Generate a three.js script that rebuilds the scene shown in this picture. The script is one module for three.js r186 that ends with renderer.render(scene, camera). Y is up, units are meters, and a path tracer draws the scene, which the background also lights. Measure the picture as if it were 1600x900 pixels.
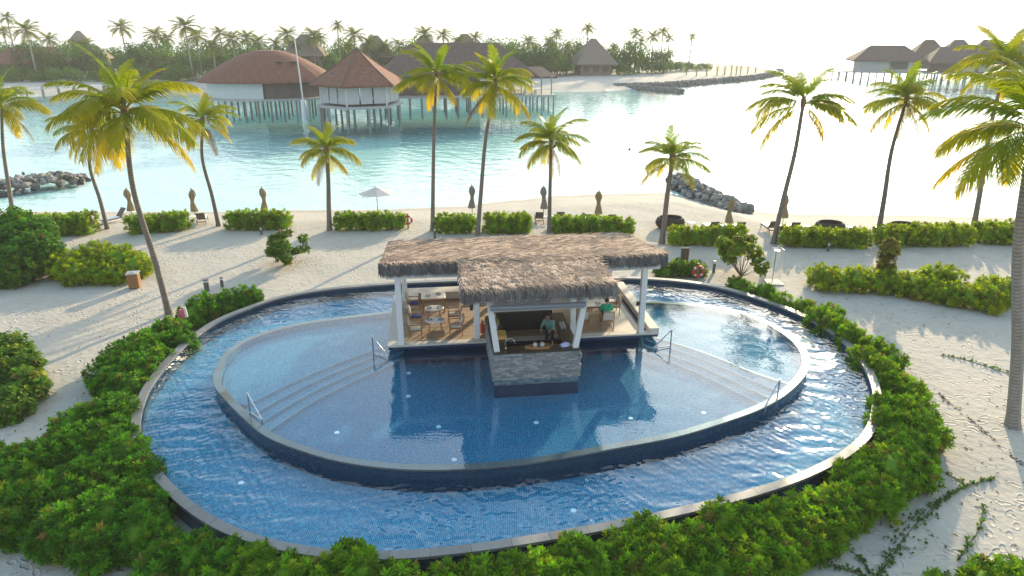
import * as THREE from 'three';
import { mergeGeometries } from 'three/addons/utils/BufferGeometryUtils.js';
import { ConvexGeometry } from 'three/addons/geometries/ConvexGeometry.js';
import { RoundedBoxGeometry } from 'three/addons/geometries/RoundedBoxGeometry.js';
import { MarchingCubes } from 'three/addons/objects/MarchingCubes.js';

// ---------- camera, sky, sun, exposure ----------
const scene = new THREE.Scene();
const camera = new THREE.PerspectiveCamera(45.24, 16 / 9, 0.1, 60000);
camera.position.set(0, 14, 0);
camera.rotation.set(-0.3588, 0, 0);
const renderer = new THREE.WebGLRenderer({ antialias: true });
renderer.toneMapping = THREE.LinearToneMapping;
renderer.toneMappingExposure = 1.78;
renderer.shadowMap.enabled = true;

const SUN_AZ = 25 * Math.PI / 180, SUN_EL = 13.5 * Math.PI / 180;
const SUN = new THREE.Vector3(Math.sin(SUN_AZ) * Math.cos(SUN_EL), Math.sin(SUN_EL), -Math.cos(SUN_AZ) * Math.cos(SUN_EL));
function makeSky() {
  const w = 512, h = 256, d = new Float32Array(w * h * 4), v = new THREE.Vector3();
  for (let j = 0; j < h; j++) for (let i = 0; i < w; i++) {
    const el = ((j + 0.5) / h - 0.5) * Math.PI, az = ((i + 0.5) / w - 0.5) * 2 * Math.PI;
    v.set(Math.cos(el) * Math.cos(az), Math.sin(el), Math.cos(el) * Math.sin(az));
    const g = Math.acos(Math.min(1, v.dot(SUN))) * 180 / Math.PI;
    const up = Math.max(0, Math.sin(el)), k = Math.pow(up, 0.9);
    const halo = 5.5 * Math.exp(-g / 12) + 0.4 * Math.exp(-g / 38);
    const o = (j * w + i) * 4;
    d[o] = 0.74 * (1 - k) + 0.10 * k + halo * 1.0;
    d[o + 1] = 0.76 * (1 - k) + 0.32 * k + halo * 0.94;
    d[o + 2] = 0.76 * (1 - k) + 0.58 * k + halo * 0.78;
    d[o + 3] = 1;
  }
  const t = new THREE.DataTexture(d, w, h, THREE.RGBAFormat, THREE.FloatType);
  t.mapping = THREE.EquirectangularReflectionMapping; t.magFilter = THREE.LinearFilter; t.minFilter = THREE.LinearFilter;
  t.wrapS = THREE.RepeatWrapping; t.needsUpdate = true;
  return t;
}
scene.background = makeSky();
scene.environment = scene.background;
const sun = new THREE.DirectionalLight(new THREE.Color().setRGB(1, 0.81, 0.52), 5);
sun.position.copy(SUN).multiplyScalar(150).add(new THREE.Vector3(0, 0, -40));
sun.target.position.set(0, 0, -40);
sun.castShadow = true; sun.shadow.radius = 1.5; sun.shadow.mapSize.set(4096, 4096);
Object.assign(sun.shadow.camera, { left: -80, right: 80, top: 80, bottom: -80, near: 1, far: 400 });
scene.add(sun, sun.target);

// ---------- helpers ----------
function rng(a) { return () => { a |= 0; a = a + 0x6D2B79F5 | 0; let t = Math.imul(a ^ a >>> 15, 1 | a); t = t + Math.imul(t ^ t >>> 7, 61 | t) ^ t; return ((t ^ t >>> 14) >>> 0) / 4294967296; }; }
const used = new Map();
function numbered(n) { const k = used.get(n) || 0; used.set(n, k + 1); return k ? n + '_' + String(k).padStart(3, '0') : n; }
function shade(o) { o.castShadow = true; o.receiveShadow = true; return o; }
function tag(o, label, category, group) { o.userData.label = label; o.userData.category = category; if (group) o.userData.group = group; return o; }
function thing(name, label, category, pos = [0, 0, 0], turn = 0, group) {
  const o = new THREE.Group(); o.name = numbered(name); o.position.set(...pos); o.rotation.y = turn; scene.add(o);
  return tag(o, label, category, group);
}
function mesh(name, geo, m, parent) {
  const g = Array.isArray(geo) ? (geo.length > 1 ? mergeGeometries(geo.map(clean)) : geo[0]) : geo;
  const o = shade(new THREE.Mesh(g, m)); o.name = parent ? name : numbered(name); (parent || scene).add(o); return o;
}
function clean(g) { g = g.index ? g.toNonIndexed() : g; for (const k of Object.keys(g.attributes)) if (!['position', 'normal', 'uv'].includes(k)) g.deleteAttribute(k); if (!g.attributes.uv) g.setAttribute('uv', new THREE.BufferAttribute(new Float32Array(g.attributes.position.count * 2), 2)); return g; }
function structure(name, geo, m) { const o = mesh(name, geo, m); o.userData.kind = 'structure'; o.userData.label = name.replace(/_/g, ' '); return o; }
function copyOf(o, pos, turn, label) { const c = o.clone(); c.name = numbered(o.name.replace(/_\d{3}$/, '')); c.userData = { ...o.userData }; if (label) c.userData.label = label; c.position.set(...pos); if (turn !== undefined) c.rotation.y = turn; scene.add(c); return c; }
const box = (w, h, d, x = 0, y = 0, z = 0) => new THREE.BoxGeometry(w, h, d).translate(x, y, z);
const rbox = (w, h, d, x = 0, y = 0, z = 0, r = 0.02) => new RoundedBoxGeometry(w, h, d, 1, r).translate(x, y, z);
const cyl = (r0, r1, h, x = 0, y = 0, z = 0, n = 12) => new THREE.CylinderGeometry(r1, r0, h, n).translate(x, y, z);
function bar(a, b, r, n = 8, r2 = r) {
  const A = new THREE.Vector3(...a), B = new THREE.Vector3(...b), d = B.clone().sub(A);
  const g = new THREE.CylinderGeometry(r2, r, d.length(), n);
  g.applyQuaternion(new THREE.Quaternion().setFromUnitVectors(new THREE.Vector3(0, 1, 0), d.normalize()));
  return g.translate((A.x + B.x) / 2, (A.y + B.y) / 2, (A.z + B.z) / 2);
}
function tube(pts, r, seg = 24, n = 6) { return new THREE.TubeGeometry(new THREE.CatmullRomCurve3(pts.map(p => new THREE.Vector3(...p))), seg, r, n); }
const C = (r, g, b) => new THREE.Color().setRGB(r, g, b);
const std = (r, g, b, rough = 0.8, more = {}) => new THREE.MeshStandardMaterial({ color: C(r, g, b), roughness: rough, ...more });

// ---------- computed textures ----------
function noiseGrid(n, seed) { const r = rng(seed), a = new Float32Array(n * n); for (let i = 0; i < a.length; i++) a[i] = r(); return (x, y) => { x = ((x % n) + n) % n; y = ((y % n) + n) % n; const i = Math.floor(x), j = Math.floor(y); let u = x - i, v = y - j; u = u * u * (3 - 2 * u); v = v * v * (3 - 2 * v); const i1 = (i + 1) % n, j1 = (j + 1) % n; return (a[j * n + i] * (1 - u) + a[j * n + i1] * u) * (1 - v) + (a[j1 * n + i] * (1 - u) + a[j1 * n + i1] * u) * v; }; }
function fbm(seed, base, oct) { const f = []; for (let k = 0; k < oct; k++) f.push([noiseGrid(base << k, seed + k * 17), base << k, Math.pow(0.55, k)]); const tot = f.reduce((s, e) => s + e[2], 0); return (u, v) => { let s = 0; for (const [g, n, w] of f) s += g(u * n, v * n) * w; return s / tot; }; }
function texture(n, fn, srgb = false, rep = 1) {   // fn(u, v) -> [r, g, b] linear in 0..1 (colour) or a number (height)
  const d = new Float32Array(n * n * 4);
  for (let j = 0; j < n; j++) for (let i = 0; i < n; i++) { const c = fn((i + 0.5) / n, (j + 0.5) / n), o = (j * n + i) * 4; if (c.length) { d[o] = c[0]; d[o + 1] = c[1]; d[o + 2] = c[2]; } else d[o] = d[o + 1] = d[o + 2] = c; d[o + 3] = 1; }
  const t = new THREE.DataTexture(d, n, n, THREE.RGBAFormat, THREE.FloatType);
  t.wrapS = t.wrapT = THREE.RepeatWrapping; t.magFilter = THREE.LinearFilter; t.minFilter = THREE.LinearMipmapLinearFilter; t.repeat.set(rep, rep); t.needsUpdate = true; return t;
}
function waves(n, seed, list) {   // periodic sum of sine waves: [count, kmin, kmax, direction, spread, amplitude]
  const r = rng(seed), w = [];
  for (const [cnt, k0, k1, dir, sp, amp] of list) for (let i = 0; i < cnt; i++) { const k = k0 + (k1 - k0) * r(), a = dir + (r() - 0.5) * 2 * sp; w.push([Math.round(k * Math.cos(a)), Math.round(k * Math.sin(a)), r() * 6.283, amp * (0.5 + r())]); }
  let tot = 0; for (const e of w) tot += e[3] * e[3]; tot = Math.sqrt(tot) * 3;
  return (u, v) => { let s = 0; for (const [a, b, p, m] of w) s += m * Math.sin(6.28318 * (a * u + b * v) + p); return Math.min(1, Math.max(0, 0.5 + s / tot)); };
}
const tileNoise = rng(5), tileTone = Array.from({ length: 1600 }, () => tileNoise());
function tileMap(dark, light, grout) { return texture(800, (u, v) => { const x = u * 40, y = v * 40, i = Math.floor(x), j = Math.floor(y), fx = x - i, fy = y - j; const e = Math.min(fx, fy, 1 - fx, 1 - fy); if (e < 0.07) return grout; const t = tileTone[j * 40 + i]; return [0, 1, 2].map(k => dark[k] + (light[k] - dark[k]) * t * t); }, false, 1 / 2.2); }
// ---------- ground, lagoon ----------
const WATER = -0.6;
const SHORE = [[-400, -57], [-90, -57.5], [-54, -57.2], [-44, -57.6], [-27, -57.4], [-19, -58], [-11, -58.3], [-4.5, -59.4], [0, -61.6], [4.2, -63.4], [9, -64.3], [14.5, -64.6], [17, -62], [19.8, -57.6], [24, -56.6], [32, -56.3], [42, -55.3], [52, -54.7], [90, -53], [400, -50]];
function shoreZ(x) { for (let i = 1; i < SHORE.length; i++) if (x <= SHORE[i][0]) { const [a, b] = SHORE[i - 1], [c, d] = SHORE[i]; let t = (x - a) / (c - a); t = t * t * (3 - 2 * t) * 0.5 + t * 0.5; return b + (d - b) * t; } return -50; }
const groundNoise = fbm(21, 16, 4), duneNoise = fbm(77, 8, 3);
// far island: a signed outline height
const ISLE = [[-400, -150], [-130, -160], [-100, -166], [-70, -167], [-45, -176], [-10, -182], [7, -178], [21, -178], [30, -184], [36, -194], [55, -207], [75, -226], [90, -247], [97, -262], [400, -2600]];
function isleZ(x) { for (let i = 1; i < ISLE.length; i++) if (x <= ISLE[i][0]) { const [a, b] = ISLE[i - 1], [c, d] = ISLE[i]; return b + (d - b) * (x - a) / (c - a); } return -2600; }
function isleBack(x) { return x < 30 ? -460 : x < 100 ? -460 + (x - 30) * 2.75 : -267; }
function heightAt(x, z) {
  const s = z - shoreZ(x);
  let h = s > 0 ? WATER + Math.min(0.6, s * 0.095) : WATER + Math.max(-3.4, s * 0.04);
  if (s > 8) h = 0;
  const f = Math.min(isleZ(x) - z, z - isleBack(x));
  if (f > -30) h = Math.max(h, f > 0 ? WATER + Math.min(1.2, f * 0.09) : WATER + Math.max(-3.4, f * 0.12));
  return h;
}
function sandBump(x, z) { return (groundNoise(x / 40, z / 40) - 0.5) * 0.10 + (duneNoise(x / 7, z / 7) - 0.5) * 0.05; }
function inPoolZone(x, z) { return Math.hypot(x / 17, (z + 26) / 13) < 1; }
{
  const xs = [], zs = [];
  for (const v of [-20000, -6000, -2000, -900, -600, -400, -280, -200, -160, -130, -110, -96]) xs.push(v);
  for (let x = -90; x <= 90; x += 0.6) xs.push(x);
  for (const v of [96, 110, 130, 160, 200, 280, 400, 600, 900, 2000, 6000, 20000]) xs.push(v);
  for (let z = 24; z > -76; z -= 0.6) zs.push(z);
  for (let z = -76; z > -290; z -= 4) zs.push(z);
  for (const v of [-300, -330, -370, -420, -460, -480, -520, -700, -1500, -5000, -20000]) zs.push(v);
  zs.unshift(600, 200, 80, 40);
  const nx = xs.length, nz = zs.length, pos = new Float32Array(nx * nz * 3), col = new Float32Array(nx * nz * 3), uv = new Float32Array(nx * nz * 2), idx = [];
  const sandC = [0.47, 0.415, 0.345], wet = [0.40, 0.34, 0.27], shal = [0.66, 0.70, 0.64], deep = [0.30, 0.62, 0.60], sea = [0.10, 0.30, 0.38];
  const mixc = (a, b, t) => a.map((v, i) => v + (b[i] - v) * t);
  for (let j = 0; j < nz; j++) for (let i = 0; i < nx; i++) {
    const x = xs[i], z = zs[j], o = j * nx + i; let h = heightAt(x, z);
    const near = Math.abs(x) < 92 && z > -80 && z < 30;
    if (near && h > WATER - 0.1 && !inPoolZone(x, z)) h += sandBump(x, z) * Math.min(1, Math.max(0, h - WATER) * 2 + 0.15);
    if (inPoolZone(x, z)) h = Math.min(h, 0) - 0.01;
    pos.set([x, h, z], o * 3); uv.set([x, -z], o * 2);
    let c = sandC;
    const d = WATER - h;
    if (d > 0) { const t = Math.min(1, d / 2.6); c = mixc(shal, deep, t); const wd = Math.exp(-Math.pow((x + 27) / 40, 2) - Math.pow((z + 130) / 21, 2)) * (0.75 + 0.5 * duneNoise(x / 50, z / 50)); c = mixc(c, [0.02, 0.16, 0.16], Math.min(1, wd * 1.1)); if (z < -480 || z > 60 || Math.abs(x) > 300) c = sea; }
    else if (d > -0.10) c = mixc(shal, wet, Math.min(1, -d / 0.03));
    else if (d > -0.16) c = mixc(wet, sandC, (-d - 0.10) / 0.06);
    col.set(c, o * 3);
  }
  for (let j = 0; j < nz - 1; j++) for (let i = 0; i < nx - 1; i++) { const a = j * nx + i, b = a + 1, c = a + nx, d = c + 1; idx.push(a, b, c, b, d, c); }
  const g = new THREE.BufferGeometry();
  g.setAttribute('position', new THREE.BufferAttribute(pos, 3)); g.setAttribute('color', new THREE.BufferAttribute(col, 3)); g.setAttribute('uv', new THREE.BufferAttribute(uv, 2));
  g.setIndex(idx); g.computeVertexNormals();
  const a = fbm(3, 8, 6), b = fbm(9, 64, 3);
  const sandMap = texture(1024, (u, v) => { const t = 0.80 + 0.20 * a(u, v) + 0.12 * (b(u, v) - 0.5) - (b(v, u) > 0.80 ? 0.22 : 0); return [t, t * 0.995, t * 0.985]; }, false, 1 / 13);
  const c1 = fbm(31, 32, 5), fp = rng(91), prints = [];   // footprints pressed along a few wandering trails
  for (let k = 0; k < 9; k++) { let x = fp(), y = fp(), d = fp() * 6.28; for (let i = 0; i < 16; i++) { d += (fp() - 0.5) * 0.5; x += Math.cos(d) * 0.065; y += Math.sin(d) * 0.065; const s = i % 2 ? 1 : -1; prints.push([((x - Math.sin(d) * s * 0.012) % 1 + 1) % 1, ((y + Math.cos(d) * s * 0.012) % 1 + 1) % 1, Math.cos(d), Math.sin(d)]); } }
  const cell = Array.from({ length: 256 }, () => []); for (const p of prints) for (let a = -1; a <= 1; a++) for (let e = -1; e <= 1; e++) cell[((Math.floor(p[1] * 16) + a + 16) % 16) * 16 + (Math.floor(p[0] * 16) + e + 16) % 16].push(p);
  const sandH = texture(1024, (u, v) => { const q = c1(u, v); let h = Math.pow(q, 1.5) * 0.6 + 0.15 * b(u, v) + 0.2; for (const p of cell[Math.floor(v * 16) * 16 + Math.floor(u * 16)]) { let dx = u - p[0], dy = v - p[1]; if (dx > 0.5) dx--; if (dx < -0.5) dx++; if (dy > 0.5) dy--; if (dy < -0.5) dy++; const s = (dx * p[2] + dy * p[3]) / 0.017, t = (-dx * p[3] + dy * p[2]) / 0.0075, r2 = s * s + t * t; if (r2 < 4) h += -0.5 * Math.exp(-r2 * r2) + 0.22 * Math.exp(-Math.pow(Math.sqrt(r2) - 1.35, 2) * 9); } return Math.min(1, Math.max(0, h)); }, false, 1 / 9);
  const m = new THREE.MeshStandardMaterial({ vertexColors: true, map: sandMap, bumpMap: sandH, bumpScale: 0.055, roughness: 0.95 });
  const o = structure('ground', g, m); o.userData.label = 'pale sand beach running down into the lagoon';
}
{
  const g = new THREE.PlaneGeometry(1, 1, 1, 1);
  const pos = g.attributes.position, X = 20000;
  const P = [[-X, -X], [X, -X], [-X, -50], [X, -50]];
  const uv = g.attributes.uv;
  P.forEach((p, i) => { pos.setXYZ(i, p[0], WATER, p[1]); uv.setXY(i, p[0], -p[1]); });
  g.computeVertexNormals();
  const h = texture(512, waves(512, 8, [[26, 5, 16, 1.3, 0.9, 1], [40, 18, 60, 1.2, 1.3, 0.36]]), false, 1 / 24);
  const m = new THREE.MeshPhysicalMaterial({ color: C(0.82, 0.975, 0.965), roughness: 0.06, transmission: 1, thickness: 0, ior: 1.33, bumpMap: h, bumpScale: 0.03 });
  structure('lagoon_water', g, m);
}

// ---------- pool ----------
const OUTER = [[-13.52, -32.68], [-14.5, -30.86], [-14.88, -28.66], [-14.9, -26.95], [-14.75, -25.19], [-14.48, -23.71], [-13.83, -21.83], [-13.42, -21.02], [-12.65, -19.84], [-11.2, -18.2], [-9.72, -16.86], [-8.1, -15.78], [-5.9, -14.98], [-3.64, -14.73], [-1.5, -14.95], [0.5, -15.35], [4.65, -16.46], [7.84, -17.61], [9.68, -18.52], [11.29, -19.58], [12.6, -20.8], [13.9, -22.78], [14.58, -24.27], [15.09, -26.1], [15.29, -27.98], [15.1, -30.1], [14.5, -31.83], [13.5, -33.47], [12.4, -34.9], [10.76, -36.2], [8.03, -37.1], [3, -37.3], [-2, -36.9], [-6.68, -36.3], [-10.4, -35.3], [-12.3, -34.2]];
const INNER = [[-9.94, -29.9], [-11.2, -28.95], [-12.05, -27.77], [-12.25, -26.24], [-11.9, -24.52], [-11.5, -23.68], [-10.96, -22.98], [-10.09, -21.96], [-9.33, -21.13], [-8.45, -20.27], [-7.42, -19.61], [-5.63, -18.78], [-4.03, -18.4], [-2.6, -18.28], [-1.2, -18.36], [0.3, -18.6], [2.07, -19.06], [3.3, -19.45], [5.41, -20.11], [7.5, -21.1], [9.39, -22.23], [10.72, -23.43], [11.85, -24.85], [12.44, -26], [12.69, -27.24], [12.6, -28.6], [12.0, -30.3], [10.7, -31.7], [8.25, -32.5], [4, -32.8], [-1, -32.4], [-5, -31.6], [-7.6, -30.8]];
function closedCurve(pts, n) { const c = new THREE.CatmullRomCurve3(pts.map(p => new THREE.Vector3(p[0], 0, p[1])), true, 'centripetal'); const a = c.getSpacedPoints(n); a.pop(); return a.map(p => [p.x, p.z]); }
function inset(pts, d) { const n = pts.length; return pts.map((p, i) => { const a = pts[(i - 1 + n) % n], b = pts[(i + 1) % n]; let tx = b[0] - a[0], tz = b[1] - a[1]; const l = Math.hypot(tx, tz); tx /= l; tz /= l; return [p[0] + INW * tz * d, p[1] - INW * tx * d]; }); }
const INW = (() => { let s = 0; for (let i = 0; i < OUTER.length; i++) { const a = OUTER[i], b = OUTER[(i + 1) % OUTER.length]; s += a[0] * b[1] - b[0] * a[1]; } return s > 0 ? -1 : 1; })();
const outer = closedCurve(OUTER, 228), inner = closedCurve(INNER.map(p => [p[0] * 1.01, p[1] * 1.01]), 192);
function flat(pts, y) { const s = new THREE.Shape(pts.map(p => new THREE.Vector2(p[0], -p[1]))); const g = new THREE.ShapeGeometry(s); g.rotateX(-Math.PI / 2); g.translate(0, y, 0); return g; }
function ribbon(pts, y0, y1, closed = true) {
  const n = pts.length, m = closed ? n + 1 : n, pos = [], uv = [], idx = []; let s = 0;
  for (let i = 0; i < m; i++) { const p = pts[i % n]; if (i) { const q = pts[(i - 1) % n]; s += Math.hypot(p[0] - q[0], p[1] - q[1]); } pos.push(p[0], y0, p[1], p[0], y1, p[1]); uv.push(s, y0, s, y1); if (i < m - 1) { const a = i * 2; idx.push(a, a + 1, a + 2, a + 1, a + 3, a + 2); } }
  const g = new THREE.BufferGeometry(); g.setAttribute('position', new THREE.Float32BufferAttribute(pos, 3)); g.setAttribute('uv', new THREE.Float32BufferAttribute(uv, 2)); g.setIndex(idx); g.computeVertexNormals(); return g;
}
const poolTile = tileMap([0.002, 0.06, 0.15], [0.015, 0.20, 0.33], [0.20, 0.48, 0.58]);
const ringTile = tileMap([0.008, 0.10, 0.20], [0.035, 0.28, 0.41], [0.26, 0.55, 0.64]);
const shelfTile = tileMap([0.012, 0.12, 0.21], [0.05, 0.28, 0.38], [0.24, 0.44, 0.50]);
const navyTile = tileMap([0.005, 0.018, 0.042], [0.016, 0.045, 0.085], [0.07, 0.12, 0.15]);
const M = {
  ringTile: new THREE.MeshPhysicalMaterial({ map: ringTile, roughness: 0.85, specularIntensity: 0.1 }),
  poolTile: new THREE.MeshPhysicalMaterial({ map: poolTile, roughness: 0.85, specularIntensity: 0.1 }), shelfTile: new THREE.MeshPhysicalMaterial({ map: shelfTile, roughness: 0.85, specularIntensity: 0.1 }),
  navyTile: new THREE.MeshStandardMaterial({ map: navyTile, roughness: 0.22 }),
  stepEdge: std(0.09, 0.20, 0.27, 0.5),
};
const stoneGrain = texture(256, (f => (u, v) => { const t = 0.82 + 0.3 * (f(u, v) - 0.4); return [t, t, t]; })(fbm(61, 8, 5)), false, 1 / 1.4);
const copingMats = [[0.195, 0.187, 0.172], [0.22, 0.21, 0.193], [0.175, 0.168, 0.157]].map(c => new THREE.MeshStandardMaterial({ color: C(...c), map: stoneGrain, roughness: 0.42 }));
const wetCoping = [[0.12, 0.12, 0.115], [0.14, 0.137, 0.13], [0.105, 0.105, 0.10]].map(c => new THREE.MeshStandardMaterial({ color: C(...c), map: stoneGrain, roughness: 0.3 }));
function copingRing(parent, pts, width, y0, y1, per, seed, mats = copingMats) {
  const n = pts.length, inn = inset(pts, width), r = rng(seed);
  for (let k = 0; k < n; k += per) {
    const pos = [], uv = [], quad = (a, b, c, d) => { for (const p of [a, b, c, a, c, d]) { pos.push(...p); uv.push(p[0], -p[2] + p[1]); } };
    const top = y1 + (r() - 0.5) * 0.004, L = (a, b, t) => [a[0] + (b[0] - a[0]) * t, a[1] + (b[1] - a[1]) * t];
    for (let i = k; i < k + per; i++) {
      let o0 = pts[i % n], o1 = pts[(i + 1) % n], i0 = inn[i % n], i1 = inn[(i + 1) % n];
      if (i === k) { const f = 0.012; [o0, i0] = [L(o0, o1, f), L(i0, i1, f)]; }
      if (i === k + per - 1) { const f = 0.012; [o1, i1] = [L(o1, o0, f), L(i1, i0, f)]; }
      const P = (p, y) => [p[0], y, p[1]];
      quad(P(o0, top), P(o1, top), P(i1, top), P(i0, top)); quad(P(o1, top), P(o0, top), P(o0, y0), P(o1, y0)); quad(P(i0, top), P(i1, top), P(i1, y0), P(i0, y0)); quad(P(o1, y0), P(o0, y0), P(i0, y0), P(i1, y0));
      if (i === k) quad(P(o0, top), P(i0, top), P(i0, y0), P(o0, y0));
      if (i === k + per - 1) quad(P(i1, top), P(o1, top), P(o1, y0), P(i1, y0));
    }
    const g = new THREE.BufferGeometry(); g.setAttribute('position', new THREE.Float32BufferAttribute(pos, 3)); g.setAttribute('uv', new THREE.Float32BufferAttribute(uv, 2)); g.computeVertexNormals();
    mesh('coping_stone', g, mats[Math.floor(r() * 3)], parent);
  }
}
const outerPool = thing('outer_pool', 'large oval pool ringed by a raised grey stone coping and dark tiled wall', 'pool');
{
  const inn = inset(outer, 0.06), inn2 = inset(outer, 0.26);
  mesh('floor', flat(inn2, 0.03), M.ringTile, outerPool);
  mesh('outer_wall', ribbon(inn, -0.1, 0.65), M.navyTile, outerPool);
  mesh('basin_wall', ribbon(inn2, 0.0, 0.65), M.navyTile, outerPool);
  copingRing(outerPool, outer, 0.32, 0.65, 0.74, 3, 11);
}
const innerPool = thing('raised_inner_pool', 'raised inner pool with flush stone rim and dark mosaic wall round the bar', 'pool');
const SHELF_Y = 0.62, WATER_OUT = 0.54, WATER_IN = 0.926;
{
  const face = inset(inner, 0.05), wallIn = inset(inner, 0.27), back = inset(inner, 0.32);
  mesh('outer_wall', ribbon(face, 0.0, 0.86), M.navyTile, innerPool);
  mesh('basin_wall', ribbon(wallIn, 0.0, 0.86), M.poolTile, innerPool);
  mesh('floor', flat(wallIn, 0.10), M.poolTile, innerPool);
  copingRing(innerPool, inner, 0.29, 0.86, 0.92, 3, 12, wetCoping);
  // shelves on both sides with four submerged steps each; the front edge of each step is a curve
  const cut = (curve, side) => {   // area of the basin behind a curve from the rim to the bar platform
    const a = curve[0], b = curve[curve.length - 1];
    const near = (p) => { let best = 0, bd = 1e9; back.forEach((q, i) => { const d = Math.hypot(q[0] - p[0], q[1] - p[1]); if (d < bd) { bd = d; best = i; } }); return best; };
    const i0 = near(a), pts = curve.slice(); const n = back.length, out = [];
    const end = near([b[0] + (side < 0 ? -0.6 : 0.6), -33]);
    const step = (() => { // walk the rim away from the front
      const t1 = back[(i0 + 3) % n], t0 = back[(i0 - 3 + n) % n]; return t1[1] < t0[1] ? 1 : -1; })();
    for (let i = end; i !== i0; i = (i - step + n) % n) out.push(back[i]);
    return pts.concat(out);
  };
  const spline = (pts) => new THREE.CatmullRomCurve3(pts.map(p => new THREE.Vector3(p[0], 0, p[1]))).getPoints(24).map(p => [p.x, p.z]);
  const left = [[-10.05, -23.0], [-8.7, -25.0], [-7.2, -26.75], [-5.3, -28.6]], right = [[11.2, -24.6], [10.1, -25.6], [8.6, -27.4], [6.4, -29.4]];
  for (const [base, side, dx, dz] of [[left, -1, 0.33, 0.33], [right, 1, -0.33, 0.33]]) for (let k = 0; k < 4; k++) {
    const c = spline(base.map((p, i) => { const f = k * (1 - 0.12 * i); return [p[0] + dx * f + (i === 0 ? -side * -0.0 : 0), p[1] + dz * f * (i === 0 ? 1.6 : 1.25)]; }));
    const y = SHELF_Y - k * 0.13, area = cut(c, side);
    const st = mesh(k ? 'step' : 'shelf', [flat(area, y), ribbon(c, y - 0.13, y, false)], M.shelfTile, innerPool);
    mesh('step_nosing', (() => { const o = c.map((p, i) => { const q = c[Math.min(c.length - 1, i + 1)], w = c[Math.max(0, i - 1)]; let tx = q[0] - w[0], tz = q[1] - w[1]; const l = Math.hypot(tx, tz); return [p[0] + side * Math.abs(tz) / l * 0.07, p[1] - Math.abs(tx) / l * 0.07]; }); const pos = [], idx = []; c.forEach((p, i) => { pos.push(p[0], y + 0.004, p[1], o[i][0], y + 0.004, o[i][1]); if (i) { const a = i * 2 - 2; idx.push(a, a + 2, a + 1, a + 1, a + 2, a + 3); } }); const g = new THREE.BufferGeometry(); g.setAttribute('position', new THREE.Float32BufferAttribute(pos, 3)); g.setAttribute('uv', new THREE.Float32BufferAttribute(new Float32Array(pos.length / 3 * 2), 2)); g.setIndex(idx); g.computeVertexNormals(); return g; })(), M.stepEdge, st);
  }
}
{
  const rw = waves(512, 4, [[26, 6, 17, 1.45, 0.7, 1], [46, 18, 48, 1.4, 1.1, 0.36]]), calmer = fbm(83, 4, 3);
  const ripple = texture(640, (u, v) => 0.5 + (rw(u, v) - 0.5) * Math.min(1.3, Math.max(0.2, (calmer(u, v) - 0.2) * 2)), false, 1 / 11);
  const calm = texture(512, waves(512, 14, [[18, 3, 8, 1.5, 0.9, 1], [40, 20, 60, 1.4, 1.5, 0.16]]), false, 1 / 6);
  const water = (h, s, ior) => new THREE.MeshPhysicalMaterial({ color: C(0.80, 0.95, 1.0), roughness: 0.03, transmission: 1, thickness: 0, ior, bumpMap: h, bumpScale: s });
  const ring = flat(inset(outer, 0.265), WATER_OUT);
  { // the outer water ends at the inner pool's wall
    const s = new THREE.Shape(inset(outer, 0.265).map(p => new THREE.Vector2(p[0], -p[1]))); s.holes.push(new THREE.Path(inset(inner, 0.06).map(p => new THREE.Vector2(p[0], -p[1]))));
    const g = new THREE.ShapeGeometry(s); g.rotateX(-Math.PI / 2); g.translate(0, WATER_OUT, 0);
    structure('outer_pool_water', g, water(ripple, 0.055, 1.42)).userData.label = 'rippled water of the outer pool';
  }
  structure('inner_pool_water', flat(inset(inner, 0.012), WATER_IN), water(calm, 0.0045, 1.6)).userData.label = 'calm water brimming over the inner pool';
}
// ---------- leaves, shrubs and hedges ----------
function leafMat(more = {}) { return new THREE.MeshPhysicalMaterial({ color: 0xffffff, roughness: 0.9, transmission: 0.56, thickness: 0, specularIntensity: 0.12, clearcoat: 0.16, clearcoatRoughness: 0.3, side: THREE.DoubleSide, ...more }); }
const LEAF = leafMat(), LEAFV = leafMat({ vertexColors: true });
function leafGeo(parts) {   // parts: [base, dir, up, length, width, curl]
  const pos = [], nor = [];
  const tri = (a, b, c) => { const n = b.clone().sub(a).cross(c.clone().sub(a)).normalize(); for (const p of [a, b, c]) { pos.push(p.x, p.y, p.z); nor.push(n.x, n.y, n.z); } };
  for (const [b, d, u, L, w, curl] of parts) {
    const s = d.clone().cross(u).normalize(), up = s.clone().cross(d).normalize();
    const at = (t, k, lift) => b.clone().addScaledVector(d, t * L).addScaledVector(s, k * w).addScaledVector(up, -curl * t * t * L + lift * w);
    const m = at(0.62, 0, 0), tip = at(1, 0, 0);
    const l = at(0.62, 0.5, 0.16), r = at(0.62, -0.5, 0.16), l0 = at(0.06, 0.1, 0), r0 = at(0.06, -0.1, 0);
    tri(r0, m, r); tri(l0, l, m); tri(r0, l0, m); tri(m, l, tip); tri(r, m, tip);
  }
  const g = new THREE.BufferGeometry(); g.setAttribute('position', new THREE.Float32BufferAttribute(pos, 3)); g.setAttribute('normal', new THREE.Float32BufferAttribute(nor, 3)); return g;
}
const V = (x, y, z) => new THREE.Vector3(x, y, z);
function rosette(seed, n, L, w, lean) {   // a whorl of spoon-shaped leaves round an upright shoot
  const r = rng(seed), parts = [];
  for (let i = 0; i < n; i++) { const a = i * 2.4 + r() * 0.5, e = (0.18 + lean * i / n) * 1.35, t = i / n; const d = V(Math.cos(a) * Math.sin(e), Math.cos(e), Math.sin(a) * Math.sin(e)); parts.push([V(0, -t * L * 0.45, 0), d, V(0, 1, 0.01).addScaledVector(d, 0.3), L * (0.7 + 0.4 * r()), w * (0.8 + 0.4 * r()), 0.12 + 0.25 * r()]); }
  return leafGeo(parts);
}
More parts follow.
